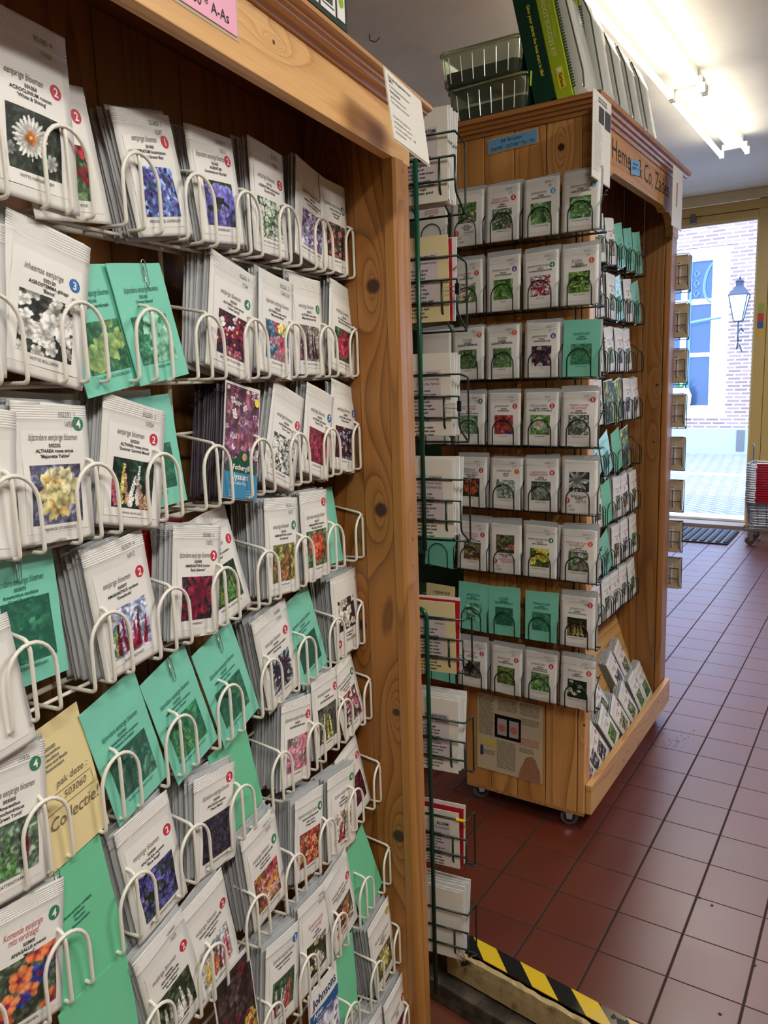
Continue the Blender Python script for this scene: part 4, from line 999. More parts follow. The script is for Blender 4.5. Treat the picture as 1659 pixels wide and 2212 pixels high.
# far rack, beyond the rolling cabinet
FZ = [1.665, 1.50, 1.34, 1.18, 1.025, .868, .715, .575]
FRY = 2.95
root = empty('leaflet_rack', T(-.72, FRY, .40), 'black wire leaflet rack beyond the far end of the rolling cabinet', 'wire rack')
m = MB(); m.tube([(-.80, FRY, .40), (-.80, FRY, 1.75)], .004); m.obj('post', M_GWIRE, root, FW)
for z in FZ:
    m = MB(); x1 = -.636
    basket(m, FW, z + .035, x1 - .13, x1, FRY, .05, .0016); m.obj('leaflet_basket', M_GWIRE, root, FW, smooth=True)

# ------------------------------------------------------------ things on top of the rolling cabinet
M_CLEAR = mat('smoky_clear_plastic', (206, 214, 190), .08, trans=.92, spec=.6)
def rrect(hx, hy, r, n=4):
    out = []
    for (sx, sy, a0) in ((1, 1, 0), (-1, 1, 90), (-1, -1, 180), (1, -1, 270)):
        for k in range(n + 1):
            a = R(a0 + 90 * k / n); out.append((sx * (hx - r) + r * math.cos(a), sy * (hy - r) + r * math.sin(a)))
    return out
def loft(rings):
    mb = MB(); n = len(rings[0][0]); vs = []
    for ring, z in rings: vs += [(x, y, z) for x, y in ring]
    fs = [(i * n + k, i * n + (k + 1) % n, (i + 1) * n + (k + 1) % n, (i + 1) * n + k) for i in range(len(rings) - 1) for k in range(n)]
    mb.add(vs, fs); return mb, n
M_LIME = mat('lime_card', (166, 190, 40), .35); M_DGREEN = mat('deep_green_card', (16, 58, 42), .35)
def tray(M, lab, seed, dark):
    r = empty('propagator_tray', M, lab, 'propagator', 'clear propagator trays on the rolling cabinet')
    hx, hy = .122, .085
    mb, n = loft([(rrect(hx * .86, hy * .84, .015), .002), (rrect(hx * .90, hy * .88, .018), .006), (rrect(hx * .955, hy * .94, .022), .068), (rrect(hx, hy, .026), .070), (rrect(hx, hy, .026), .074), (rrect(hx * .985, hy * .98, .024), .076), (rrect(hx * .94, hy * .925, .02), .072), (rrect(hx * .885, hy * .865, .016), .009), (rrect(hx * .84, hy * .82, .012), .005)])
    mb.add([(x, y, .002) for x, y in rrect(hx * .86, hy * .84, .015)], [tuple(range(n))[::-1]]); mb.add([(x, y, .005) for x, y in rrect(hx * .84, hy * .82, .012)], [tuple(range(n))])
    mb.obj('clear_shell', M_CLEAR, r, smooth=False)
    mb, n = loft([(rrect(hx * .82, hy * .80, .012), .0065), (rrect(hx * .855, hy * .835, .015), .034)])
    mb.add([(x, y, .034) for x, y in rrect(hx * .855, hy * .835, .015)], [tuple(range(n))]); mb.add([(x, y, .0065) for x, y in rrect(hx * .82, hy * .80, .012)], [tuple(range(n))[::-1]])
    mb.obj('seed_tray', mat('dark_seed_tray', (30, 50, 44), .5, var=.4, vscale=60), r)
    for i in range(6):
        m = MB(); x = -hx * .72 + i * .034; m.tube([(x * .95, -hy * .885, .010), (x, -hy * .947, .062)], .0013); m.obj('shell_rib', mat('rib_glint', (240, 244, 236), .1, spec=1), r)
    s = MB(); s.add([(hx * .90, -hy * .80, .0), (hx * 1.02, -hy * .9, .074), (hx * 1.24, hy * .1, .074), (hx * 1.24, hy * .1, 0)], [(0, 1, 2, 3)]); s.add([(hx * .905, -hy * .78, 0), (hx * 1.24, hy * .12, 0), (hx * 1.24, hy * .12, .074), (hx * 1.02, -hy * .88, .074)], [(0, 1, 2, 3)])
    s.obj('card_sleeve', M_DGREEN, r)
    s = MB(); s.add([(hx * 1.01, -hy * .92, .045), (hx * 1.03, -hy * .93, .073), (hx * 1.24, hy * .06, .073), (hx * 1.24, hy * .06, .028)], [(0, 1, 2, 3)]); s.obj('lime_stripe', M_LIME, r)
    return r
tray(T(-.945, 2.072, 1.967) @ RZ(-2) @ Matrix.Diagonal((1, 1, 1.2, 1)), 'lower clear propagator tray with dark ribbed insert, on the rolling cabinet', 1, 0)
tray(T(-.968, 2.070, 2.0605) @ RZ(2) @ Matrix.Diagonal((1, 1, 1.2, 1)), 'upper clear propagator tray stacked on another, on the rolling cabinet', 2, 0)
M_LID = mat('glossy_clear_lid', (222, 226, 216), .1, spec=.9, trans=.15, bump=.9, bscale=10)
KL = ['nearest upright green and lime root kit box with printed spine on the rolling cabinet', 'second root kit box, clear side showing, behind the printed spine', 'third root kit box in the row with a lime edge', 'fourth root kit box in the row on the rolling cabinet', 'farthest root kit box in the row on the rolling cabinet']
ky = [1.995, 2.135, 2.285, 2.425, 2.57]
for i in range(5):
    hh = .315 if i == 0 else (.30 if i == 1 else .27)
    r = empty('root_kit_box', T(-.705, ky[i], 1.968) @ RY(-13 if i == 0 else -9) @ RZ(0), KL[i], 'boxed kit', 'root kits on the rolling cabinet')
    d = .128
    m = MB(); m.box(-.105, -.048, 0, d, .024, hh); m.obj('dark_sleeve', M_DGREEN, r, bevel=.002)
    m = MB(); m.box(-.0475, -.006 , -.001, d + .001, .010, hh); m.obj('lime_sleeve', M_LIME, r, bevel=.002)
    m = MB(); pf = [(-.005, .006), (.022, .02), (.026, .06), (.020, hh - .06), (.006, hh - .008), (-.005, hh)]
    m.prism([(x, z) for x, z in pf], 'y', .006, d - .006); m.obj('clear_lid', M_LID, r, bevel=.004, smooth=True)
    m = MB(); m.tube([(-.003, .006, hh + .001), (-.003, d - .006, hh + .001)], .0035); m.tube([(.022, .008, .02), (.027, .008, .06), (.021, .008, hh - .06), (.007, .008, hh - .007)], .0022); m.obj('lid_rim', mat('rim_grey', (90, 96, 84), .3), r)
    m = MB()
    for k in range(34): m.box(-.0045, .0035, .003, .0065, .03 + k * .0072, .033 + k * .0072)
    m.obj('lid_ribs', mat('dark_rib', (70, 84, 70), .3), r)
    m = MB(); sf = lambda x, z: -.0016
    put_text(m, 'Give your plants the best start in life!', -.073, .175, .0085, .22, sf, rot=-90, bold=True); m.obj('yellow_lettering', mat('yellow_print', (232, 226, 70), .5), r, fixn=False)
    m = MB(); put_text(m, 'FAST ROOT SUCCESS KIT', -.036, .205, .0115, .20, sf, rot=-90); m.obj('white_lettering', mat('cream_print', (240, 240, 200), .5), r, fixn=False)
    m = MB(); put_text(m, 'FULLY SELF WATERING', -.021, .215, .008, .15, sf, rot=-90); m.obj('pale_lettering', mat('lime_print', (214, 222, 90), .5), r, fixn=False)
    m = MB(); m.box(-.035, -.018, -.0018, -.0012, .036, .088); st = m.obj('maker_sticker', mat('yellow_label', (240, 220, 40), .4), r)
    m = MB(); put_text(m, 'Garland', -.0295, .056, .0085, .034, lambda x, z: -.0022, rot=-90, bold=True); m.obj('lettering', M_INK, st, fixn=False)
    m = MB(); m.lathe([(0, 0), (.0055, 0), (.0055, .0004)], 10, (-.0265, -.0023, .081), 'y'); m.obj('flower_mark', M_LABEL, st)

# ------------------------------------------------------------ green shelving glimpsed behind
M_SG = mat('green_shelf_paint', (84, 120, 90), .5); M_SG2 = mat('mint_paint', (120, 160, 128), .5)
r = empty('garden_shelf', T(-1.40, 2.52, 0), 'green painted shelf unit glimpsed between the leaflet rack and the rolling cabinet', 'shelf')
for i, z in enumerate((.35, .70, .98, 1.46)):
    m = MB(); m.box(-.45, .22, -.24, .15, z, z + .02); m.obj('shelf_board', M_SG2 if i == 2 else M_SG, r)
for sx in (-.45, .22):
    for sy in (-.24, .14): m = MB(); m.box(sx, sx + .012, sy, sy + .012, 0, 1.9); m.obj('shelf_post', M_SG, r)
m = MB(); m.box(-.45, .22, .152, .16, .1, 1.9); m.obj('back_panel', mat('dark_green_panel', (84, 122, 92), .6), r)
b = empty('green_crate', T(-1.36, 2.43, .371), 'green lidded crate with a white label on the shelf behind the post', 'crate')
m = MB(); m.box(-.17, .14, -.10, .10, 0, .13); m.obj('crate_body', mat('crate_green', (72, 104, 78), .45), b, bevel=.006)
m = MB(); m.box(-.175, .145, -.105, .105, .131, .150); m.obj('crate_lid', mat('crate_lid_green', (120, 156, 122), .4), b, bevel=.004)
m = MB(); m.box(-.05, .07, -.09, .05, .1505, .1515); m.obj('paper_label', M_LABEL, b); m = MB(); m.box(-.03, .03, -.07, -.055, .152, .1525); m.obj('label_bar', M_INK, b)
def pot(M, lab, h, r_, material):
    m = MB(); m.lathe([(0, 0), (r_ * .72, 0), (r_ * .9, h * .78), (r_, h * .78), (r_, h), (r_ * .9, h), (r_ * .85, h * .8), (0, h * .8)], 22)
    return tag(m.obj('flower_pot', material, None, M, smooth=False), lab, 'pot')
M_TC = mat('terracotta', (196, 104, 62), .6)
pot(T(-1.30, 2.45, 1.001), 'terracotta flower pot on the shelf behind the green post', .11, .06, M_TC)
pot(T(-1.34, 2.36, 0), 'terracotta flower pot on the floor behind the leaflet rack, under the green shelf', .20, .10, M_TC)
m = MB(); m.box(-.13, .12, -.1, .1, 0, .045); m.box(-.135, .125, -.105, .105, .045, .052)
tag(m.obj('seed_tray', M_SG2, None, T(-1.30, 2.45, 1.481), bevel=.003), 'mint green seed tray on the upper shelf behind the leaflet rack', 'tray')

# ------------------------------------------------------------ shopping baskets by the door
M_CHR = mat('chrome_wire', (176, 176, 184), .42, metal=1)
TX, TY = -.675, 6.33
r = empty('basket_trolley', T(TX, TY, 0), 'wheeled chrome base carrying the stack of shopping baskets by the door', 'trolley')
m = MB(); m.tube([(-.20, -.14, .115), (.20, -.14, .115), (.20, .14, .115), (-.20, .14, .115)], .007, closed=True); m.tube([(-.20, 0, .115), (.2, 0, .115)], .005)
for x in (-.20, .20): m.tube([(x, .14, .115), (x, .14, .70), (x, .10, .73)], .006)
m.obj('trolley_frame', M_CHR, r, smooth=True)
for x, y in ((-.165, -.12), (.165, -.12), (-.165, .12), (.165, .12)):
    w_ = empty('castor', T(0, 0, 0)); w_.parent = r; w_.matrix_world = T(TX + x, TY + y, .036) @ RZ(30)
    m = MB(); m.lathe([(0, -.010), (.028, -.010), (.035, -.007), (.035, .007), (.028, .010), (0, .010)], 20, (0, 0, 0), 'y'); m.obj('wheel', mat('dark_wheel', (66, 64, 58), .5), w_, M=w_.matrix_world)
    m = MB(); m.box(-.012, .016, -.014, -.011, -.004, .045); m.box(-.012, .016, .011, .014, -.004, .045); m.box(-.016, .020, -.014, .014, .045, .072); m.obj('fork', M_CHR, w_, M=w_.matrix_world)
def basket_thing(M, lab, handle=True):
    r = empty('shopping_basket', M, lab, 'shopping basket', 'nested wire shopping baskets by the door')
    m = MB(); a, b_ = .205, .145
    m.tube([(x, y, .20) for x, y in rrect(a, b_, .03, 3)], .0042, 6, closed=True)
    m.tube([(x, y, .15) for x, y in rrect(a * .96, b_ * .95, .03, 3)], .002, 5, closed=True)
    m.tube([(x, y, .09) for x, y in rrect(a * .92, b_ * .9, .03, 3)], .002, 5, closed=True)
    m.tube([(x, y, .03) for x, y in rrect(a * .87, b_ * .85, .03, 3)], .002, 5, closed=True)
    for k in range(7):
        x = (-1 + k / 3) * a * .84
        m.tube([(x * 1.12, -b_, .20), (x, -b_ * .84, .004), (x, b_ * .84, .004), (x * 1.12, b_, .20)], .0016, 4)
    for k in range(5):
        y = (-1 + k / 2) * b_ * .8
        m.tube([(-a, y * 1.12, .20), (-a * .86, y, .004), (a * .86, y, .004), (a, y * 1.12, .20)], .0016, 4)
    m.obj('wire_basket', M_CHR, r)
    if handle:
        m = MB(); m.tube([(-.205, 0, .205), (-.205, -.155, .208), (-.10, -.158, .208)], .003); m.tube([(.205, 0, .205), (.205, -.155, .208), (.12, -.158, .208)], .003); m.obj('handle_wire', M_CHR, r)
        m = MB(); m.tube([(-.135, -.158, .208), (.135, -.158, .208)], .0078, 8); m.obj('red_grip', mat('red_grip', (168, 26, 44), .35), r, smooth=True)
    return r
b0 = basket_thing(T(TX, TY, .121), 'lowest wire shopping basket of the stack on the trolley by the door')
nbk = 17
for i in range(1, nbk):
    o = clone(b0, None, T(TX + random.Random(i).uniform(-.004, .004), TY, .121 + i * .0172 + (.0 if i < nbk - 1 else 0)))
    o['label'] = 'topmost wire shopping basket of the nested stack by the door' if i == nbk - 1 else 'wire shopping basket with red grip, in the middle of the nested stack'
# ------------------------------------------------------------ the packets of the big cabinet
EB, BE = 'eenjarige bloemen', 'bijzondere eenjarige bloemen'
GR, DG, BK = (40, 70, 34), (22, 44, 28), (20, 20, 22)
# row, quad(TL,TR,BR,BL), title, badge, code, name lines, caption, picture, stack, description, options
S = []
def A(row, quad, title, badge, lines, cap, pic, n, desc, **k): S.append((row, quad, title, badge, lines, cap, pic, n, desc, k))
A(0, [(190-175,185),(190,180),(235,478),(60,455)], EB, (2,'r'), ('501300','PAPAVER rhoeas','Mixed'), 'KOOLZWART VUUR', ('flowers', (60,80,50), [(190,40,44)], {'n':3,'r':.26,'centre':(50,20,24)}), 0, 'red poppy photo', w=.095, lean=4, dy=.004)
A(0, [(-18,44),(174,72),(135,436),(-52,410)], EB, (2,'r'), ('501050','ACROCLINIUM roseum',"'White & Shining'"), 'WITTE PAPIERBLOEM', ('daisy', (36,44,34), [(236,234,228)], {'centre':(226,120,40)}), 0, 'white daisy with orange centre', h=.158, dy=-.001, stamp=('501050  9','17659'), bz=.108, pz=(.026,.082), pw=.060)
A(0, [(218,216),(357,272),(430,515),(310,489)], EB, (1,'r'), ('501400','AGERATUM houstonianum',"'Market Grower Blue'"), 'MEXICAANTJE, LEVERBALSEM', ('dense', (92,120,190), [(70,62,150),(96,84,180),(60,50,120)], {'n':90}), 9, 'dark blue ageratum in terracotta pot photo', stamp=('501400  3','16247'), lean=3)
A(0, [(390,258),(492,303),(541,539),(440,512)], BE, (2,'r'), ('501600','AGERATUM',"houstonianum 'Blue Ball'"), 'LEVERBALSEM', ('flowers', (40,56,38), [(98,92,190),(120,110,200),(80,74,170)], {'n':12,'r':.2}), 7, 'violet blue ageratum photo', stamp=('501600  3','16213'), lean=3)
A(0, [(539,296),(608,330),(624,562),(545,540)], EB, (2,'r'), ('501720','AGERATUM houstonianum',"'Dondo White'"), '1 mtr snijbloem en tuinplant', ('dense', (70,100,62), [(232,236,226),(214,220,206)], {'n':110}), 6, 'fluffy white ageratum photo', stamp=('501720','17303'))
A(0, [(650,347),(716,372),(692,582),(627,558)], BE, (4,'g'), ('501760','AGERATUM houstonianum',"'Dwarf Ball Mixed'"), 'LEVERBALSEM of MEXICAANTJE', ('dense', (150,150,180), [(110,70,130),(150,110,160),(80,50,100)], {'n':80}), 8, 'purple ball shaped ageratum photo', bpos='crimp')
A(0, [(697,384),(742,402),(752,593),(698,578)], BE, (8,'g'), ('501766 AGERATUM','houstonianum',"'Pink Ball'"), 'LEVERBALSEM', ('dense', (40,50,36), [(190,80,84),(212,120,104),(150,50,60)], {'n':60}), 1, 'pink red ageratum photo')
A(1, [(-150,450),(21,475),(-25,800),(-190,790)], EB, None, (), '', None, 2, 'cut off by the left edge of the picture, second row', dy=.001)
A(1, [(42,488),(232,525),(145,812),(-48,814)], 'inheemse eenjarige', (3,'b'), ('502120','AGROSTEMMA githago',"'Bianca'"), 'WITTE BOLDERIK', ('flowers', (48,50,44), [(236,234,226),(222,220,212)], {'n':34,'r':.15}), 3, 'many white corncockle flowers photo', pz=(.022,.080), pw=.064, stamp=(' ',))
A(1, [(118,590),(212,607),(325,815),(190,819)], BE, None, ('502160','ALONSOA meridionalis'), 'CHILEENSE KLOKJESBLOEM', ('flowers', (70,90,40), [(190,160,60)], {'n':4,'r':.25}), 0, 'teal card with yellow bloom', kind='teal', dy=.006, lean=7)
A(1, [(226,566),(327,590),(418,806),(312,812)], BE, None, ('502180',"'Salmon Beauty'"), 'KLOKJESBLOEM', ('flowers', (70,110,80), [(200,220,200)], {'n':2,'r':.38}), 0, 'teal card with pale flower', kind='teal', lean=7, clip=(.0, 1))
A(1, [(475,564),(574,581),(520,808),(425,806)], EB, (4,'g'), ('502200','ALTHAEA rosea annua',"'Indian Spring'"), 'EENJARIGE STOKROZEN', ('flowers', (60,24,40), [(160,30,70),(230,220,226),(120,20,60),(200,90,130)], {'n':16,'r':.15,'centre':(230,200,90)}), 9, 'red and white hollyhocks photo', stamp=('502200  9','17244'), pz=(.022,.078))
A(1, [(571,593),(640,609),(626,808),(548,807)], BE, None, ('502220','ALTHAEA rosea annua',"'Majorette Mixed'"), 'bloeit eerste jaar', ('flowers', (60,90,110), [(230,214,110),(210,60,90),(236,150,170)], {'n':9,'r':.2}), 3, 'yellow pink and red hollyhocks photo', stamp=('502220  2','15646 250'), pz=(.022,.076))
A(1, [(622,597),(699,605),(695,810),(640,808)], EB, (1,'g'), ('502223','ALTHAEA rosea annua',"'Majorette Brown Red'"), 'EENJARIGE STOKROOS', ('spikes', (120,110,104), [(90,24,40),(60,18,30)], {'n':5}), 3, 'dark brown red hollyhock spikes photo')
A(1, [(722,617),(783,627),(755,808),(700,808)], EB, (1,'g'), ('502224','ALTHAEA rosea annua',"'Majorette Dark Rose'"), 'EENJARIGE STOKROOS', ('big', (50,80,50), [(176,40,64),(200,60,80)], {'r':.42}), 5, 'single dark rose hollyhock photo')
A(2, [(-130,880),(35,879),(10,1205),(-150,1225)], EB, None, (), '', None, 2, 'packet in the third row cut off by the left edge', dy=.001)
A(2, [(24,873),(195,870),(193,1152),(45,1190)], BE, (4,'g'), ('502232','ALTHAEA rosea annua',"'Majorette Yellow'"), 'EENJARIGE STOKROOS', ('big', (84,84,110), [(240,226,150),(246,236,180),(232,190,110)], {'r':.44}), 7, 'big pale yellow double hollyhock photo', stamp=('502232  2','14784'), bpos='crimp', pz=(.018,.076), pw=.062)
A(2, [(237,880),(382,875),(318,1121),(195,1145)], EB, (2,'r'), ('502250','ALTHAEA rosea annua',"'Summer Carnival Mixed'"), 'bloeit eerste jaar', ('spikes', (24,44,34), [(190,40,50),(236,170,130),(236,210,90),(240,236,226),(200,80,110)], {'n':7}), 7, 'colourful hollyhock spikes photo', stamp=('502250  3','15924'), pz=(.020,.074), pw=.062)
A(2, [(255,855),(352,860),(400,1082),(315,1100)], BE, None, ('502260','ALYSSUM'), 'SCHILDZAAD', ('leaves', (50,70,50), [(60,90,60)]), 0, 'teal card half hidden behind a white packet', kind='teal', dy=.010, lean=5)
A(2, [(505,838),(572,840),(535,1070),(470,1082)], None, None, (), '', ('dense', (110,60,74), [(206,170,190),(150,90,140),(226,214,206),(120,60,110)], {'n':150,'r':.06}), 13, 'glossy alyssum photo packet with blue foot and bearded gardener emblem', kind='photo', w=.088, h=.150, foth=True, stk='f')
A(2, [(612,850),(678,856),(612,1035),(545,1050)], EB, (2,'r'), ('502500','ALYSSUM maritimum',"'Snow Cloth'"), 'SCHILDZAAD', ('dense', (70,80,60), [(236,236,230),(214,214,206)], {'n':170}), 9, 'dense small white alyssum photo')
A(2, [(675,853),(735,854),(690,1013),(642,1026)], EB, (7,'b'), ('502780','ALYSSUM maritimum',"'Rosie O Day'"), 'SCHILDZAAD', ('dense', (90,30,44), [(170,50,74),(140,30,60)], {'n':170}), 8, 'dense deep rose alyssum photo')
A(2, [(725,835),(779,833),(757,1008),(705,1022)], EB, (3,'b'), ('502800','ALYSSUM maritimum',"'Violet Queen'"), 'SCHILDZAAD', ('dense', (44,24,36), [(90,26,44),(70,20,36),(140,150,190)], {'n':110}), 2, 'dark violet alyssum photo')
A(3, [(-125,1440),(10,1360),(45,1565),(-90,1660)], EB, None, (), '', None, 3, 'fourth row packet cut off by the left edge', dy=0)
A(3, [(-60,1206),(92,1196),(152,1445),(5,1490)], BE, None, ('503075','Amaranthus caudatus',"'Coral Fountain'"), 'ROZE KATTENSTAART', ('leaves', (40,80,54), [(50,90,60),(30,60,44)], {'n':40}), 0, 'teal card with coral fountain print and paperclip', kind='teal', lean=5, dy=.012, clip=(-.012, 1), pw=.066, pz=(.022,.084))
A(3, [(160,1188),(300,1158),(361,1400),(240,1467)], EB, (2,'r'), ('503077','AMARANTHUS caudatus',"'Dreadlocks'"), 'KATTENSTAART', ('spikes', (150,160,200), [(176,24,64),(140,20,50),(110,150,60)], {'n':7}), 15, 'crimson dreadlock amaranth against blue sky photo', stamp=('503077  9','16912'), pz=(.018,.074), pw=.062)
A(3, [(381,1142),(486,1131),(462,1360),(362,1395)], BE, (2,'r'), ('503080','AMARANTHUS tricolor',"'Early Splendor'"), 'ADAMARANT', ('star', (44,30,34), [(200,30,74),(160,24,60)], {'n':3,'r':.5}), 12, 'bright crimson star shaped amaranth photo', stamp=('503080  5','13072'), pz=(.022,.076), pw=.060)
A(3, [(390,1122),(470,1108),(552,1305),(480,1342)], EB, (1,'r'), ('503090','AMARANTHUS caudatus',"'Grunes'"), 'HANGEND AAN NEKKER', ('spikes', (40,60,34), [(120,150,60),(80,130,60)], {'n':6}), 0, 'green amaranth tassels photo', dy=.010, lean=8)
A(3, [(573,1085),(645,1067),(645,1274),(575,1296)], EB, (4,'g'), ('503105','AMARANTHUS cruentus',"'Hot Biscuits'"), 'KATTENSTAART', ('spikes', (110,110,50), [(170,60,50),(190,120,60)], {'n':4}), 14, 'orange red upright amaranth plume photo', stamp=('503105  3','16215'), pz=(.020,.076))
A(3, [(648,1066),(702,1055),(718,1240),(657,1260)], BE, (2,'r'), ('503110','AMARANTHUS tricolor',"'Flaming Fountain'"), 'ADAMARANT', ('big', (70,96,60), [(214,70,44),(226,90,60)], {'r':.42}), 8, 'flaming orange amaranth photo', bpos='crimp', pz=(.022,.080))
A(3, [(668,1075),(716,1065),(734,1196),(690,1212)], None, None, (), '', None, 0, 'plain teal card leaning in the second pocket from the right, fourth row', kind='teal', dy=.018, lean=9)
A(4, [(16,1606),(127,1552),(255,1776),(112,1876)], None, None, ('503050','Amaranthus','caudatus','Ribbons and Beads','Kattenstaart'), '', None, 0, 'cream card with handwritten note and exclamation mark', kind='cream', lean=4, w=.100, dy=.002, pen=True, bz=.128)
A(4, [(142,1537),(271,1470),(384,1673),(277,1762)], BE, None, ('503300','AMARANTHUS cruentus',"'Velvet Curtains'"), 'RODE KATTENSTAART', ('leaves', (60,70,70), [(110,120,110),(70,50,60)], {'n':30}), 0, 'glossy teal card printed with a dark red amaranth', kind='teal', lean=4, pz=(.022,.078), pw=.062, dy=0)
A(4, [(281,1467),(377,1418),(491,1594),(401,1678)], BE, None, ('503320','AMARANTHUS cruentus',"'Tower Green'"), 'GROENE KATTENSTAART', ('spikes', (50,90,50), [(140,170,80),(120,150,60)], {'n':5}), 0, 'glossy teal card printed with green amaranth and paperclip, below the crimson star packet', kind='teal', lean=5, clip=(-.006, 1), pz=(.022,.076), dy=.002)
A(4, [(392,1407),(480,1361),(580,1527),(499,1602)], BE, None, ('503330','AMARANTHUS cruentus',"'Tower Red'"), 'KATTENSTAART', ('spikes', (50,80,54), [(90,110,70),(70,90,60)], {'n':5}), 0, 'glossy teal tower of leaves card with paperclip beside the wine red packet', kind='teal', lean=5, clip=(-.004, 1), pz=(.022,.078), dy=.003)
A(4, [(534,1342),(607,1299),(659,1480),(588,1535)], EB, (2,'r'), ('503400','AMARANTHUS paniculatus',"'Oeschberg'"), 'OLIFANTSAMARANT', ('star', (130,140,140), [(96,24,56),(60,60,90)], {'n':4,'r':.42}), 9, 'dark wine red amaranth leaves photo', stamp=('503400','17204'), pz=(.020,.074))
A(4, [(600,1302),(640,1284),(722,1434),(668,1468)], BE, None, ('503450','AMARANTHUS tricolor',"'Perfecta'"), 'ADAMARANT', ('leaves', (40,50,40), [(60,50,40)]), 0, 'teal card tucked between two white packets in the fifth row', kind='teal', lean=6, dy=.008)
A(4, [(715,1250),(767,1225),(781,1388),(724,1433)], None, None, (), '', ('flowers', (50,34,36), [(214,204,190)], {'n':14,'r':.18}), 13, 'upside down packet with cream blossoms photo on top', flip=True, title2='eenjarige bloemen', lines2=('AMMI majus', 'AKKERSCHERM'), badge2=(4,'r'), pz=(.045,.10))
A(4, [(-50,1640),(60,1619),(92,1812+90),(-30,1975)], BE, (4,'g'), ('503050','Amaranthus',"hypochondriacus","'Green Torch'"), 'KATTENSTAART', ('spikes', (90,110,90), [(110,24,40),(70,120,60)], {'n':4}), 7, 'packet with green 4 badge and red tassel at the left picture edge', bpos='crimp', dy=-.003, stamp=('11935',))
A(5, [(-20,1964),(117,1926),(133,2172),(-8,2275)], 'Komende eenjarige|mits verdraagd', (4,'g'), ('503800','ANAGALLIS arvensis',"'Mixed'"), 'GUICHELHEIL', ('flowers', (70,80,60), [(226,110,60),(50,60,160),(220,90,50)], {'n':12,'r':.19,'centre':(150,30,70)}), 10, 'orange and blue pimpernels photo', tc='r', dy=-.001, pz=(.016,.076), pw=.068)
A(5, [(52,1912),(174,1850),(293,2047),(165,2160)], None, None, ('Amaranthus viridalis','chilensis','Reuzen','Kattenstaart'), '', None, 0, 'plain mint green card with faint print and clip', kind='green', lean=4, w=.105, dy=.003, clip=(-.03, 1))
A(5, [(239,1800),(353,1714),(413,1925),(306,2040)], EB, (2,'r'), ('504000','ANCHUSA capensis',"'Blue Angel'"), 'KAAPSE VERGEET-MIJ-NIET', ('dense', (40,54,40), [(84,80,180),(110,100,200),(60,56,140)], {'n':100,'r':.06}), 10, 'small bright blue anchusa flowers photo', pz=(.018,.076), pw=.060)
A(5, [(418,1714),(520,1633),(491,1847),(429,1897)], BE, (2,'r'), ('504100','ANCHUSA capensis',"'Dawn Mixed'"), 'KAAPSE VERGEET-MIJ-NIET', ('dense', (36,34,40), [(60,50,90),(80,60,90),(50,44,60)], {'n':100,'r':.05}), 11, 'very dark blue and purple mixed flowers photo', pz=(.018,.074), bpos='crimp')
A(5, [(462,1640),(510,1606),(557,1727),(513,1762)], None, None, (), '', None, 0, 'plain mint green card behind the dark anchusa packet', kind='green', lean=5, dy=.014)
A(5, [(610,1543),(686,1497),(659,1657),(604,1711)], BE, (2,'r'), ('504150','ANTIRRHINUM majus'), 'LEEUWENBEK', ('flowers', (130,110,110), [(214,130,150),(190,100,126)], {'n':16,'r':.2}), 14, 'soft pink snapdragon photo')
A(5, [(676,1470),(722,1450),(732,1597),(689,1640)], EB, (2,'r'), ('504180','ANTIRRHINUM majus'), 'LEEUWENBEK', ('spikes', (70,70,60), [(236,226,90)], {'n':3}), 4, 'yellow snapdragon photo', pz=(.02,.08))
A(5, [(717,1444),(743,1423),(792,1549),(752,1598)], BE, (4,'g'), ('504200 ANTIRRHINUM','majus maximum',"'Lucky Lips'"), 'LEEUWENBEK', ('dense', (60,64,56), [(214,90,120),(226,220,216),(170,50,80)], {'n':90,'r':.07}), 0, 'pink and white lips snapdragon photo', lean=7, pz=(.02,.078))
A(6, [(120,2190),(230,2113),(330,2300),(215,2400)], None, None, (), '', None, 0, 'dark mint green card cut off by the bottom edge of the picture', kind='green', lean=4, w=.105)
A(6, [(260,2088),(380,1975),(456,2165),(370,2270)], EB, (2,'r'), ('504440','ANTIRRHINUM','majus maximum',"'Snowflake'"), 'LEEUWENBEK', ('spikes', (50,60,40), [(236,234,214),(220,220,200)], {'n':6}), 8, 'white snapdragon spikes photo', stamp=('504440','1625'))
A(6, [(374,1975),(461,1896),(530,2072),(455,2155)], EB, (2,'r'), ('504500 ANTIRRHINUM','majus maximum',"'Mixture'"), 'HOGE LEEUWENBEK', ('spikes', (180,190,200), [(214,50,50),(236,170,60),(190,50,90),(236,200,90)], {'n':7}), 1, 'mixed red and yellow snapdragons on pale sky', pz=(.02,.074))
A(6, [(503,1800),(578,1752),(632,1936),(566,2010)], EB, (4,'g'), ('504530 ANTIRRHINUM','majus nanum',"'Bizarre Mixed'"), 'NIEDRIGE LEEUWENBEK', ('flowers', (120,70,50), [(236,150,60),(220,60,60),(240,180,160),(214,90,110)], {'n':26,'r':.13}), 12, 'bizarre orange and pink snapdragons photo', stamp=('504530  9','10974'), pz=(.02,.076))
A(6, [(643,1748),(700,1692),(686,1871),(641,1903)], BE, (4,'g'), ('504550 ANTIRRHINUM','majus nanum',"'Orange Mixed'"), 'LAGE LEEUWENBEK', ('dense', (120,50,40), [(214,80,50),(190,50,50),(230,150,90)], {'n':70,'r':.08}), 11, 'orange red low snapdragons photo')
A(6, [(722,1640),(760,1604),(808,1722),(760,1780)], EB, (2,'r'), ('504590',), '', ('dense', (50,20,30), [(120,20,50)], {'n':50}), 0, 'packet half hidden at the right end of the seventh row', dy=.012, lean=8)
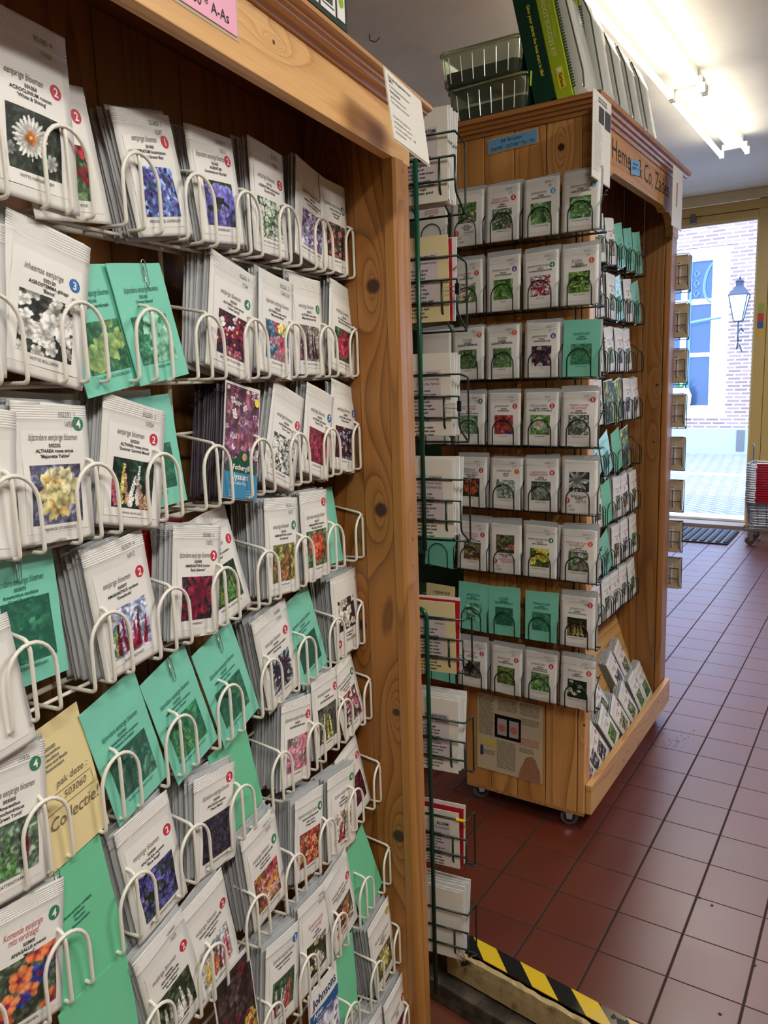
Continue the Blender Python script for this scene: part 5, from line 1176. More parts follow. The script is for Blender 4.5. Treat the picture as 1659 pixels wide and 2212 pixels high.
A(6, [(705,1685),(770,1648),(768,1808),(708,1875)], BE, (4,'g'), ('504600','ANTIRRHINUM',"'Night and Day'"), 'LEEUWENBEK', ('spikes', (190,170,150), [(120,16,40),(150,30,60),(226,220,214)], {'n':6}), 8, 'dark red and white night and day snapdragon photo', bpos='crimp')
A(7, [(735,1846),(769,1815),(826,1911),(802,1971)], None, None, (), '', None, 0, 'plain mint green card at the right end of the eighth row', kind='green', lean=7, w=.100, dy=.006)
A(7, [(680,1902),(733,1852),(786,1984),(740,2046)], EB, (2,'r'), ('504900 ARCTOTIS hybrida',"'Harlequin Mixed'"), 'BERENOOR', ('flowers', (90,70,50), [(236,190,50),(200,60,60),(240,236,230),(226,140,90)], {'n':13,'r':.2,'centre':(120,60,30)}), 1, 'yellow red and white daisies photo', pz=(.02,.076))
A(7, [(635,1953),(697,1915),(727,2083),(660,2150)], 'Komende eenjarige|mits verdraagd', None, ('504800','ARABIS alpina','nana'), 'RANDJESBLOEM', ('flowers', (50,54,30), [(236,232,220),(200,190,150)], {'n':9,'r':.17}), 5, 'small white flowers on dark foliage photo', tc='r', stamp=('504800','1642 250'))
A(7, [(569,2068),(645,2000),(645,2175),(578,2222)], BE, (3,'b'), ('504640 ANTIRRHINUM',"majus 'Coronette'"), 'LEEUWENBEK', ('spikes', (50,80,50), [(206,50,64),(230,90,80),(240,220,210)], {'n':7}), 11, 'red and coral snapdragon spikes photo', bpos='crimp')
A(7, [(466,2142),(521,2083),(556,2215),(500,2280)], None, None, (), '', ('flowers', (50,34,34), [(200,170,60),(120,30,40),(80,60,60)], {'n':16,'r':.16}), 0, 'dark full colour photo packet beneath the snapdragon mixture', kind='photo', w=.090)
A(8, [(782,2004),(832,1940),(863,2084),(823,2147)], BE, (1,'y'), ('505200','ASTER alpinus',"'Mixed'"), 'ZOMERASTER', ('big', (90,90,50), [(214,200,120),(200,180,90)], {'r':.34}), 10, 'yellow aster photo with yellow badge', bpos='crimp')
A(8, [(712,2090),(752,2062),(768,2150),(733,2180)], None, None, (), '', None, 0, 'plain mint green card behind the blue banded packet, ninth row', kind='green', lean=6, dy=.015)
A(8, [(651,2158),(716,2108),(745,2240),(690,2296)], None, None, (), '', ('dense', (196,196,206), [(150,130,190),(214,206,226),(176,160,206)], {'n':90,'r':.08}), 0, 'glossy packet with blue band and lilac asters', kind='photo', john=True)
A(9, [(819,2174),(867,2101),(890,2245),(850,2305)], EB, (2,'r'), ('505400','ASTER',), '', ('dense', (110,50,70), [(206,60,90),(226,130,150)], {'n':60}), 4, 'pink aster photo at the bottom right corner of the rack', dy=0)
A(9, [(760,2235),(815,2186),(840,2340),(800,2390)], EB, None, (), '', None, 9, 'tenth row packet cut off by the bottom edge', dy=.0)

for idx, (row, quad, title, badge, lines, cap, pic, n, desc, k) in enumerate(S):
    kind = k.get('kind', 'packet')
    w, h = k.get('w', .095 if kind in ('packet', 'photo') else .097), k.get('h', .140)
    lean = k.get('lean', 2.5)
    Y0 = RYS[row] + .0072 + k.get('dy', .0012 * (idx % 3))
    M, hw, hh, roll, mw, mh, bz = fit_quad(F1, Y0, RZS[row] + .003, lean, quad, w, h)
    cat_ = {'packet': 'white seed packet with ', 'photo': '', 'teal': '', 'green': '', 'cream': ''}[kind]
    if n and 'cut off' in desc: cat_ = 'white seed packet, '
    if 'cut off' in desc and kind == 'packet': cat_ = 'white seed packet, '
    if desc.startswith(('packet', 'upside', 'dark full', 'glossy', 'tenth', 'fourth row')): cat_ = 'white ' if desc.startswith(('packet', 'upside', 'tenth', 'fourth')) else ''
    pl = '' if (' row' in desc or 'edge' in desc or 'corner' in desc or 'beneath' in desc or 'below' in desc) else ', %s row' % ORD[row]
    lab = cat_ + desc + pl
    if len(lab.split()) > 16: print('LONG', lab)
    args = dict(w=hw, h=hh, seed=100 + idx, title=title, tc=k.get('tc', 'n'), badge=badge, lines=lines, cap=cap, pic=pic, flip=k.get('flip', False), label=lab,
                kind=kind, stamp=k.get('stamp'), det=2 if row < 5 or True else 1, bpos=k.get('bpos', 'title'))
    for q_ in ('pw', 'pz', 'bz'):
        if q_ in k: args[q_] = k[q_]
    if 'lines2' in k: args.update(title=k['title2'], lines=k['lines2'], badge=k['badge2'], bz=.118)
    p = make_packet(M, **args)
    if 'f' in k.get('stk', '') or k.get('foth'):
        sf = lambda x, z: packet_surface(hw, hh, 100 + idx)(x, z) - .0012
        m = MB(); flatc(m, -hw * .475, hw * .475, hh * .01, hh * .23, sf, 6, 6); bp = m.obj('blue_foot', mat('fothergill_blue', (60, 140, 180), .35), p, smooth=True)
        sf2 = lambda x, z: packet_surface(hw, hh, 100 + idx)(x, z) - .0016
        m = MB(); put_text(m, 'Alyssum', -.006, .027, .0085, .05, sf2, bold=True); put_text(m, 'Aphrodite Mix', -.008, .020, .0045, .05, sf2)
        for i in range(3): put_text(m, 'easy to grow', -.02, .011 - i * .0035, .0018, .03, sf2); put_text(m, 'hardy annual', .018, .012 - i * .0035, .0018, .03, sf2)
        m.obj('white_lettering', M_WHITE, p, fixn=False)
        m = MB(); 
        pts_ = [(-.034, .036), (.030, .036), (.034, .046), (.020, .056), (.012, .066), (-.004, .066), (-.014, .056), (-.034, .048)]
        m.add([(x, sf(x, z) - .0002, z) for x, z in pts_], [tuple(range(8))]); em = m.obj('emblem', mat('emblem_green', (24, 84, 62), .4), p, fixn=False)
        m = MB(); put_text(m, 'Fothergills', 0, .040, .0070, .050, lambda x, z: sf(x, z) - .0006, bold=True); em2 = m.obj('white_lettering', M_WHITE, em, fixn=False)
        m = MB(); disc(m, .003, .058, .0055, lambda x, z: sf(x, z) - .0005); m.obj('emblem_face', mat('emblem_skin', (214, 160, 120), .5), em, fixn=False)
        m = MB(); disc(m, .030, .137, .006, lambda x, z: sf(x, z) - .0003); m.obj('yellow_mark', mat('yellow_label', (240, 220, 40), .4), p, fixn=False)
    if k.get('john'):
        sf = lambda x, z: packet_surface(hw, hh, 100 + idx)(x, z) - .0012
        m = MB(); flatc(m, -hw * .48, hw * .48, hh * .74, hh * .985, sf, 6, 4); tb = m.obj('white_top', M_LABEL, p, smooth=True)
        m = MB(); put_text(m, 'Johnsons', 0, hh * .80, .015, .078, lambda x, z: sf(x, z) - .0004, bold=True); m.obj('lettering', mat('navy_ink', (20, 50, 96), .5), tb, fixn=False)
        m = MB(); flatc(m, -hw * .48, hw * .48, hh * .60, hh * .735, sf, 6, 3); bb = m.obj('blue_band', mat('band_blue', (34, 92, 150), .4), p, smooth=True)
        m = MB(); put_text(m, 'Aster', -.022, hh * .67, .0085, .03, lambda x, z: sf(x, z) - .0004, bold=True); put_text(m, 'Duchess Mixed', -.004, hh * .62, .0055, .06, lambda x, z: sf(x, z) - .0004); m.obj('white_lettering', M_WHITE, bb, fixn=False)
    if k.get('pen'):
        sf = lambda x, z: -.0016
        m = MB(); put_text(m, 'pak deze :', .016, .080, .0075, .045, sf, shear=.3); put_text(m, '+ 503060', .012, .064, .0075, .05, sf, shear=.3); put_text(m, 'Collectie!', .010, .040, .013, .068, sf, shear=.35)
        m.tube([(-.030, -.0014, .074), (.040, -.0014, .074)], .0003, 3); m.tube([(-.030, -.0014, .058), (.040, -.0014, .058), (.040, -.0014, .072)], .0003, 3)
        m.obj('handwriting', M_PEN, p, fixn=False)
    sdesc = desc if len(desc.split()) < 9 else ' '.join(desc.split()[:8])
    if 'cut off' in desc or desc.startswith('packet'): sdesc = '%s row packet at the %s edge' % (ORD[row], 'bottom' if row > 7 else 'left')
    if row == 4 and desc.startswith('packet'): sdesc = 'packet with green 4 badge'
    while sdesc.split()[-1] in ('the', 'of', 'and', 'with', 'at', 'by', 'off'): sdesc = ' '.join(sdesc.split()[:-1])
    if n: stack(M, n, sdesc, hw, hh, gap=min(.0034, .054 / n), seed=idx, kind=k.get('stk', 'w'))
    if 'clip' in k:
        cx_, _ = k['clip']
        m = MB(); z1 = hh
        pts = [(-.0035, -.002, z1 - .020), (-.0035, -.002, z1 + .002), (0, -.002, z1 + .0045), (.0035, -.002, z1 + .002), (.0035, -.002, z1 - .026), (.0008, -.0022, z1 - .029), (-.0018, -.0022, z1 - .026), (-.0018, -.0022, z1 - .004)]
        m.tube(fillet(pts, .003, 3), .0005, 5)
        lc = {1: 'in the second row', 3: 'on the card with a coral fountain print', 4: 'in the fifth row of cards', 5: 'on the plain mint green card'}[row]
        if row == 4: lc = 'on the green amaranth card' if '503320' in lines else 'on the tower of leaves card'
        tag(m.obj('paperclip', M_STEEL, None, M @ T(cx_, 0, 0) @ RY(6), smooth=True), 'steel paperclip at the top ' + lc, 'paperclip', None)
# packets standing behind and above their neighbours
for (row, quad, n, desc, kd) in ((2, [(0, 845), (165, 847), (180, 1150), (20, 1180)], 0, 'crumpled white packet rising behind the pale yellow hollyhock packet', 'packet'),
                                 (3, [(282, 1140), (385, 1118), (420, 1350), (310, 1390)], 0, 'plain red card behind the crimson star amaranth packet', 'red'),
                                 (3, [(325, 1150), (425, 1124), (440, 1340), (345, 1380)], 0, 'blank grey white packet standing behind the crimson star amaranth packet', 'packet'),
                                 (2, [(240, 852), (300, 845), (330, 1080), (260, 1100)], 0, 'blank grey packet standing behind the hollyhock spikes packet', 'packet')):
    M, hw, hh, *_ = fit_quad(F1, RYS[row] + (.040 if kd != 'red' else .046), RZS[row] + .003, 1, quad, .095, .145)
    make_packet(M, w=hw, h=hh, seed=row * 31 + len(desc), title=None, kind=kd, label=desc, det=1)

# ------------------------------------------------------------ herb packets on the end of the rolling cabinet
KK, GK, IK = 'keukenkruiden', 'geneeskruiden', 'inheemse kruiden'
LG, LG2 = (96, 150, 84), (130, 180, 110)
E = [
 [(KK, (3, 'l'), ('358825', 'GRIEKSE OREGANO'), 'uiterst klein, soms overig', ('leaves', (60, 100, 54), [LG, LG2]), 2, 'round green leaves, first from the right', {}),
  (KK, (3, 'l'), ('358825', 'GRIEKSE OREGANO'), 'voor een sterke overige', ('leaves', (60, 100, 54), [LG, LG2]), 1, 'round green leaves, second from the right', {}),
  (KK + '|biologisch geteeld', (5, 'r'), ('358800', 'OREGANO'), "wild 'Witte Majoraan'", ('dense', (70, 100, 60), [(226, 214, 220), (200, 150, 170)], {'n': 40}), 3, 'white pink oregano blossoms', {'tc': 'r'}),
  ('specerijen', (1, 'o'), ('358780', 'MARJOLEIN', 'WILDE'), '', ('flowers', (76, 110, 56), [(226, 160, 180), (240, 200, 210)], {'n': 8, 'r': .1}), 1, 'upside down pink blossom print', {'flip': True}),
  (GK + '|mits verdraagd', None, ('358760', 'ZWARTE'), '', None, 0, 'mostly hidden behind leaflets', {'tc': 'r'})],
 [('kruiden', (1, 'o'), ('359405', 'PEPERMUNT'), 'lekker en gezond', ('leaves', (40, 56, 30), [(130, 170, 70), (90, 140, 50)]), 3, 'glossy peppermint leaves', {'fs': 1.3}),
  ('geneeskrachtige kruiden', (4, 'g'), ('359290', 'PATERNOSTERBOONTJE'), 'giftige zaden', ('dense', (200, 180, 186), [(190, 20, 50), (160, 16, 40)], {'n': 90}), 5, 'heap of red beans', {}),
  (IK, (6, 'v'), ('359230', 'GLAD PARELZAAD'), 'zeldzaam', ('leaves', (60, 90, 40), [(80, 140, 50), (120, 170, 80)]), 1, 'green gromwell leaves and violet badge', {}),
  (GK, (5, 'r'), ('359210', 'PAARDESTAART'), '', ('leaves', (60, 96, 50), [(80, 140, 60), (226, 170, 160)]), 3, 'green leaves and pink fruit, left end', {'tc': 'r'})],
 [(KK, None, ('359600', 'POSTELEIN'), 'jonge, fijne aroma', ('leaves', (50, 90, 50), [(90, 140, 80)]), 1, '', {'kind': 'teal'}),
  ('geneeskruiden', (6, 'v'), ('359550', 'PREDIKAASBOOM'), 'plant', ('flowers', (60, 44, 54), [(150, 80, 120), (200, 190, 180)], {'n': 10}), 6, 'purple plant collage and violet badge', {}),
  ('kruiden', (7, 'o'), ('359500', 'KLEINE PIMPERNEL'), 'PIMPERNEL', ('leaves', (76, 110, 66), [(110, 150, 90)], {'r': .1, 'n': 70}), 3, 'salad burnet leaves, orange badge in its crimp', {'bpos': 'crimp', 'fs': 1.3}),
  ('kruiden', (7, 'o'), ('359500', 'KLEINE PIMPERNEL'), 'PIMPERNEL', ('leaves', (76, 110, 66), [(110, 150, 90)], {'r': .1, 'n': 70}), 3, 'salad burnet leaves, nearest the green post', {'bpos': 'crimp', 'fs': 1.3}),
  (None, None, (), '', None, 4, 'blank front, left end', {})],
 [(IK + '|mits verdraagd', (5, 'r'), ('359800', 'ROOMSE KERVEL'), 'inheems, winterhard', ('leaves', (90, 100, 80), [(70, 110, 60), (180, 170, 186)], {'r': .12, 'n': 50}), 5, 'grey green garden herbs and red badge', {'tc': 'r', 'bpos': 'crimp'}),
  ('kruid en aromat', (2, 'r'), ('359780 / 359600', 'ROOMSE OF LOOPKAMILLE'), 'de gazonkamille', ('daisy', (84, 130, 50), [(240, 240, 236)], {'centre': (236, 190, 60)}), 3, 'white chamomile daisy over green lawn', {}),
  (GK, (5, 'r'), ('359700', 'RODEKRUID'), 'granaatappel', ('flowers', (150, 50, 44), [(200, 70, 60), (40, 60, 120), (170, 30, 40)], {'n': 20, 'r': .12}), 1, 'red berries and blue bird collage', {}),
  (GK + '|mits verdraagd', (4, 'g'), ('359650', 'RODE PELARGONIUM'), 'geneeskrachtig', ('leaves', (90, 120, 84), [(120, 160, 110)], {'r': .14}), 3, 'grassy green tufts and green badge', {'tc': 'r', 'bpos': 'crimp'}),
  (None, None, (), 'naaldkruid', ('dense', (90, 100, 80), [(140, 120, 160), (120, 150, 110)]), 0, 'lilac heather print at the left end', {})],
 [('kruiden', (5, 'r'), ('359990', 'WITTE SALIE'), '', ('star', (36, 36, 38), [(200, 204, 200), (170, 174, 170)], {'n': 2, 'r': .6}), 4, 'upside down silver star leaf', {'flip': True, 'fs': 1.3}),
  (KK + '|biologisch geteeld', (8, 'r'), ('359980', 'ECHTE SALIE'), 'heerlijk kruid bijen', ('star', (70, 80, 66), [(176, 190, 170)], {'n': 5, 'r': .3}), 6, 'silver sage rosettes', {'tc': 'r'}),
  (KK, (1, 'o'), ('359950', 'SALIE'), 'keuken kruiden salie', ('leaves', (110, 130, 110), [(190, 204, 190), (150, 170, 150)], {'r': .16}), 3, 'silver grey sage leaves', {}),
  ('verfplanten &|bonte-envoy bloem', (2, 'r'), ('359920 / 505900', 'SAFFLOER', 'GOUDEN SAFFLOER'), 'kleurkruid', ('big', (50, 44, 30), [(220, 90, 40), (200, 70, 30)], {'r': .42}), 3, 'bright orange safflower', {})],
 [('tuin & mengen bloem|mits verdraagd', (1, 'o'), ('360200', 'ZAAITIP / AANDIJK', 'PAARS SLAAPKRUID'), 'PLUKBLOEM, BLOEMRIJK', ('flowers', (84, 104, 70), [(214, 130, 190), (226, 226, 220)], {'n': 8, 'r': .12}), 4, 'pink meadow flowers and orange 1 badge', {'tc': 'r'}),
  ('inheemse geneeskruiden', (4, 'g'), ('360150', 'SINT JANSKRUID'), 'Tuinbalsem of Hooikruid', ('flowers', (70, 90, 30), [(230, 206, 50), (240, 220, 90)], {'n': 12, 'r': .2}), 4, 'yellow starry flowers', {}),
  ('bijengrassijen|biologisch geteeld', (2, 'r'), ('360100', 'MOOIE SMEER'), '', ('flowers', (80, 90, 50), [(170, 80, 60), (200, 150, 150), (60, 60, 40)], {'n': 12}), 2, 'upside down brown and pink collage', {'flip': True, 'tc': 'r'}),
  ('geneeskruiden &|bosrank planten', (5, 'r'), ('360050', 'ROOMSE CICHOREI'), 'bloemen-etende', ('flowers', (96, 90, 54), [(190, 150, 90), (120, 60, 50)], {'n': 14, 'r': .1}), 4, 'herb pot collage with red badge', {'tc': 'r'}),
  (None, None, ('359150',), '', None, 0, '', {'kind': 'teal', 'hand': '359150'})],
 [(GK, (2, 'r'), ('360600', 'GROTE STALKAARS'), 'Stamhoogte is moeilijk', ('spikes', (40, 36, 24), [(190, 170, 90), (150, 130, 60)], {'n': 6}), 6, 'dark mullein spires photo and red 2 badge', {'bpos': 'crimp'}),
  (IK, None, ('360550', 'RESTEN VERPOT'), '', ('leaves', (50, 90, 60), [(70, 120, 80)]), 0, '', {'kind': 'teal'}),
  ('kruiden', None, ('360500', 'RESTEN VERPOT'), 'half zak', ('leaves', (50, 90, 60), [(40, 80, 50)]), 0, '', {'kind': 'teal', 'fs': 1.3}),
  (GK, None, ('360450', 'RESTEN VERPOT'), 'gember groep', ('leaves', (150, 200, 180), [(90, 110, 50)], {'n': 9}), 0, '', {'kind': 'teal'}),
  (None, None, (), '', None, 0, '', {'kind': 'cream', 'hand': 'reserve'})],
 [(KK, (5, 'r'), ('360990', 'THEEPLANT'), 'niet winterhard, lekker, lekker', ('flowers', (24, 44, 28), [(240, 234, 200)], {'n': 6, 'r': .14}), 2, 'white buds on black green foliage', {}),
  (KK, (6, 'r'), ('360950', 'SLANGENKRUID', 'OF SCHAAPGRAS'), 'niet bewortelde, groeien', ('leaves', (90, 130, 80), [(90, 150, 70), (120, 170, 90)]), 3, 'fresh green seedlings photo and red badge', {}),
  (GK, (2, 'r'), ('360900', 'ROOMSE KAMILLE'), 'gazon kruid', ('leaves', (80, 96, 50), [(110, 140, 50)], {'r': .12, 'n': 50}), 2, 'yellow green ground cover', {'tc': 'r'}),
  (GK, (2, 'r'), ('360850', 'WORMKRUID'), 'plant', ('leaves', (96, 92, 74), [(120, 116, 92)], {'r': .1, 'n': 50}), 2, 'grey brown herb carpet', {'tc': 'r'}),
  (IK, None, ('360800',), '', ('flowers', (60, 110, 100), [(80, 60, 70)], {'n': 8}), 0, '', {'kind': 'teal'})]]
rs = random.Random(21)
COLN = ['first', 'second', 'third', 'fourth', 'fifth']
for r_, rowl in enumerate(E):
    for c_, (title, badge, lines, cap, pic, n, desc, k) in enumerate(rowl):
        x = -.622 - .1045 * (c_ + .5) + rs.uniform(-.003, .003); kind = k.get('kind', 'packet')
        if r_ < 2 and c_ == 0: x -= .000
        hand = k.get('hand'); z0 = EZ[r_] + .003
        tilt = rs.uniform(-1.2, 1.2); hgt = .140
        if hand == '359150': tilt, hgt = 5, .115
        if hand == 'reserve': hgt = .122
        if r_ in (4, 5) and c_ in (1,): hgt = .142
        M = T(x, EY[r_] + .006 + .001 * (c_ % 2), z0) @ RX(-2.5) @ RY(tilt)
        if kind == 'packet': lab = 'white herb packet, %s, %s row of cabinet end' % (desc, ORD[r_])
        elif kind == 'teal': lab = ('teal card with handwritten number 359150 on the cabinet end rack' if hand else 'printed teal card, %s pocket from the right, %s green wire row of cabinet end' % (COLN[c_], ORD[r_]))
        else: lab = 'cream card reading reserve, at the left of the seventh green wire row'
        p = make_packet(M, w=.096, h=hgt, seed=900 + r_ * 10 + c_, title=None if hand else title, tc=k.get('tc', 'n'), badge=badge, lines=() if hand else lines, cap=cap, pic=pic,
                        flip=k.get('flip', False), kind=kind, label=lab, det=1, bpos=k.get('bpos', 'title'), bz=.103, pz=(.030, .081), pw=.054, stamp=('35%d%d  7' % (r_, c_ * 37 + 210), '12%d' % (70 + c_)) if kind == 'packet' and title else None, font_scale=k.get('fs', 1.0) * 1.2)
        if hand:
            m = MB(); put_text(m, hand, .005, hgt * .80 if hand[0] == '3' else hgt * .78, .014 if hand[0] == '3' else .013, .066, lambda x, z: -.0018, shear=.15); m.obj('handwriting', M_INK, p, fixn=False)
        if hand == '359150':
            m = MB(); m.box(-.045, .045, .0012, .0022, hgt - .01, hgt + .008); m.obj('white_sheet', M_LABEL, p)
        if n: stack(M, n, 'packet of ' + ' '.join(desc.split()[:5]) if desc else 'card', .096, .141 + .003 * (r_ % 2), gap=min(.0045, .036 / n), seed=r_ * 10 + c_ + 500, zj=.012)
        if r_ == 5 and c_ == 1:
            make_packet(M @ T(-.004, .012, .018) @ RY(6), w=.090, h=.134, seed=77, title=None, badge=(4, 'g'), kind='packet', bpos='crimp', det=1, label='tilted white packet with green badge rising behind the yellow starry packet')
        if kind == 'teal' and r_ in (2, 6): make_packet(M @ T(-.003, .006, -.002) @ RY(1.5), w=.092, h=.137, seed=70 + r_ + c_, title=None, kind='cream', label='cream backing card behind the teal card, %s pocket of %s green wire row' % (COLN[c_], ORD[r_]), det=0)

# ------------------------------------------------------------ herb packets inside the rolling cabinet
IN = ['..dwwttt'[0:8], 'wwwwwtwt', 'wwwwwwwe', 'wwwwbgww', 'wwwttdge', 'wwwwdwww', 'wwwwtwww', 'wwwwwwww']
pcol = [('leaves', (60, 90, 46), [(90, 130, 60), (120, 150, 80)]), ('flowers', (50, 60, 44), [(150, 110, 160), (200, 190, 200)]), ('leaves', (50, 60, 40), [(100, 120, 80), (180, 180, 140)]), ('flowers', (60, 70, 40), [(226, 190, 70), (200, 120, 60)])]
bcol = [(2, 'r'), (4, 'g'), (1, 'o'), (3, 'b'), (5, 'r')]
rs = random.Random(8)
for r_, rowl in enumerate(IN):
    for c_ in range(7):
        ch = rowl[c_ + 1] if c_ + 1 < len(rowl) else 'w'
        if ch == 'e': continue
        if ch == '.': ch = 'd'
        x = 2.775 - .7 + .1 * (c_ + .5) + rs.uniform(-.006, .006)
        tilt = rs.uniform(-9, 4) if ch in 'wb' else rs.uniform(-20, -8)
        M = FI @ T(x, IY[r_] + .006 + .0012 * (c_ % 3), IZ[r_] + .003) @ RX(-3) @ RY(tilt)
        knd = {'w': 'packet', 't': 'teal', 'd': 'green', 'b': 'photo', 'g': 'photo'}[ch]
        pc = pcol[rs.randrange(4)] if ch == 'w' else (('leaves', (30, 44, 26), [(60, 90, 40), (170, 190, 60)]) if ch in 'bg' else pcol[0])
        nm = {'w': 'white herb packet', 't': 'teal card', 'd': 'green card', 'b': 'dark full colour packet', 'g': 'full colour green packet'}[ch]
        nth = ['first', 'second', 'third', 'fourth', 'fifth', 'sixth', 'seventh'][c_]
        make_packet(M, w=.090, h=.135, seed=1500 + r_ * 10 + c_, title=KK if ch == 'w' else None, tc='r' if rs.random() < .5 else 'n', badge=bcol[rs.randrange(5)] if ch == 'w' else None,
                    lines=('36%d' % (r_ * 70 + c_ * 7 + 100), 'KRUID'), pic=pc if ch != 'd' else None, kind=knd, det=1 if ch in 'wt' else 0, pw=.050, pz=(.026, .074), bz=.095,
                    label='%s, %s pocket from near end, %s row inside rolling cabinet' % (nm, nth, ORD[r_]))
        if ch == 'w': stack(M, rs.choice((2, 3, 5, 7)), 'herb packet, %s row inside the cabinet' % ORD[r_], .090, .135, gap=.004, seed=r_ * 17 + c_)
# bundles in the sloping trough: y along the cabinet, roll, count
TR = [(2.125, .092, -13, 2, 'nearest bundle'), (2.195, .092, -18, 2, 'second bundle from the near end'), (2.265, .094, -22, 3, 'third bundle, tied with a rubber band'), (2.385, .100, -20, 4, 'fourth bundle in front, green herb photo'),
      (2.50, .094, -22, 5, 'fifth bundle, sketchy plant photo'), (2.60, .098, -18, 3, 'sixth bundle, edge on'), (2.70, .096, -8, 9, 'thick rubber banded bundle'), (2.785, .10, -7, 3, 'farthest bundle against the end boards'),
      (2.42, .17, -20, 2, 'upper bundle behind the fourth'), (2.62, .19, -14, 4, 'upper bundle behind the thick one'), (2.72, .20, -12, 3, 'upper crumpled bundle near the far end'), (2.215, .16, -16, 2, 'upper bundle near the end rack')]
for i, (y, z, roll, n, d) in enumerate(TR):
    xx = .680 + (z - .09) * .55
    M = FI @ T(y, xx, z + .006) @ RX(-20) @ RY(roll * 1.25)
    n += 2
    for j in range(n):
        A = M @ T(j * .0022, j * .0056, j * .0012)
        if j == 0:
            p = make_packet(A, w=.090, h=.140, seed=1900 + i, title=KK, tc='r', badge=bcol[i % 5], lines=('3610%d' % i, 'KRUID'), pic=pcol[[1, 1, 1, 0, 2, 2, 0, 0, 2, 1, 2, 0][i]], det=1, pw=.052, pz=(.022, .076), bz=.098,
                            label='white herb packet in the trough, front of the ' + d)
        else: STK.append(((A.translation - CAM).length - .6, A, 'trough packet, ' + d, 'w', .090, .140, 3000 + i * 10 + j))
    if i in (2, 4, 6):
        m = MB(); m.tube([(-.046, -.003, .072), (.046, -.003, .078), (.048, n * .0052, .078), (-.044, n * .0052, .072)], .0007, 4, closed=True)
        tag(m.obj('rubber_band', mat('rubber_tan', (190, 150, 100), .5), None, M), 'thin rubber band around the ' + ' '.join(d.split()[:6]) + ' in the trough', 'rubber band')

# ------------------------------------------------------------ leaflets in the rack by the post
def leaflet(M, w, h, paper, head, label, seed, body=12, name='leaflet', t=.0012, cat='leaflet', group=None):
    m = MB(); m.box(-w / 2, w / 2, 0, t, 0, h); o = m.obj(name, paper, None, M); tag(o, label, cat, group)
    if head is not None:
        rs = random.Random(seed)
        pm = MB(); pm.box(-w * .46, w * .33, -.0004, -.0001, h * .18, h * .80); pm.obj('printed_panel', mat('lilac_print', (208, 198, 200), .5), o)
        m = MB(); sf = lambda x, z: -.0009
        for i, t_ in enumerate(head): put_text(m, t_, w * .30, h * .74 - i * .0085, .0058 if i == 0 else .0042, w * .7, sf, bold=i == 0, align='r', shear=0 if i == 0 else .25)
        for i in range(body): put_text(m, ' '.join(rs.choice(words) for _ in range(5)), -w * .44, h * .74 - len(head) * .0085 - .004 - i * .0068, .0042, w * .74, sf, align='l', bold=True)
        m.obj('lettering', M_INK, o, fixn=False)
    return o
M_LEAF = mat('leaflet_paper', (228, 224, 212), .5); M_LEAFC = mat('leaflet_cream', (222, 210, 160), .5)
LF = [(('ECHTE WINTERTIJM', '(Thymus vulgaris)'), M_LEAF, 12, None, 'white leaflet about winter thyme, top basket of the leaflet rack'),
      (('356350 TORMENTIL', 'geneeskruiden'), M_LEAFC, 2, 'red', 'cream leaflet about tormentil with a binder clip, second basket'),
      (('371906', 'JK Groenbladig', '(Salvia, Eng. Fennel)'), M_LEAF, 3, None, 'white leaflet with folded corner and binder clip, third basket'),
      (('572550', 'ALCHEMILLA mollis', 'VROUWENMANTEL'), M_LEAF, 4, None, 'white leaflet about lady mantle, fourth basket of the leaflet rack'),
      (('WATERWEEGBREE', 'inheems'), M_LEAFC, 2, 'red', 'cream leaflet with red card and steel clips behind, fifth basket'),
      (('TIJGERDISTEL', 'Bestrijding'), M_LEAF, 6, None, 'white leaflet before a thick curled paper stack, sixth basket'),
      (('BLOEM', 'Teunisbloem'), M_LEAF, 2, 'red', 'white leaflet with red card above the yellow tape, seventh basket'),
      ((), M_LEAF, 5, None, 'blank white folded papers in the lowest basket')]
LH = [.160, .150, .150, .150, .145, .150, .125, .150]
for i, (head, pap, n, red, lab) in enumerate(LF):
    lw = .112; cx_ = (PX0 + PX1) / 2 - .006; zb = BZ[i] - .112
    dy = .004
    M0 = FP @ T(cx_, PY + dy, zb) @ RX(-3 if n > 4 else 1)
    leaflet(M0, lw, LH[i], pap, head if head else None, lab, i, body=13 if i != 7 else 0)
    rs = random.Random(40 + i)
    for j in range(n):
        A = FP @ T(cx_ + rs.uniform(-.001, .003), PY + dy + .003 + (j + 1) * (.038 / max(n, 4)), zb + rs.uniform(-.002, .004)) @ RX(-3 - 4 * j / n) @ RY(rs.uniform(-1, 1))
        pp_ = M_RED if (red and j == 0) else M_PAPER
        leaflet(A, lw, LH[i] * (1.0 if j else .98), pp_, None, ('red card' if (red and j == 0) else 'plain white leaflet') + ' filed behind the front leaflet, %s basket from the top' % ORD[i], 50, cat='leaflet' if not (red and j == 0) else 'card', t=.0022 if n < 8 else .0018, group='leaflets filed in the %s basket' % ORD[i] if not (red and j == 0) else None)
def binder(M, lab):
    r = empty('binder_clip', M, lab, 'binder clip')
    m = MB(); m.prism([(0, 0), (.009, .0035), (.009, -.0035)], 'z', -.0095, .0095); m.obj('clip_body', M_BLACK, r, bevel=.0006)
    for s in (-1, 1):
        m = MB(); m.tube([(.001, s * .003, -.004), (-.016, s * .005, -.004), (-.021, s * .0055, -.0015), (-.021, s * .0055, .0015), (-.016, s * .005, .004), (.001, s * .003, .004)], .0006, 5); m.obj('clip_handle', M_STEEL, r)
binder(FP @ T(PX1 - .005, PY - .0005, BZ[1] - .057), 'black binder clip with steel handles on the leaflets of the second basket')
binder(FP @ T(PX1 - .005, PY - .0005, BZ[2] - .058), 'black binder clip with steel handles on the leaflets of the third basket')
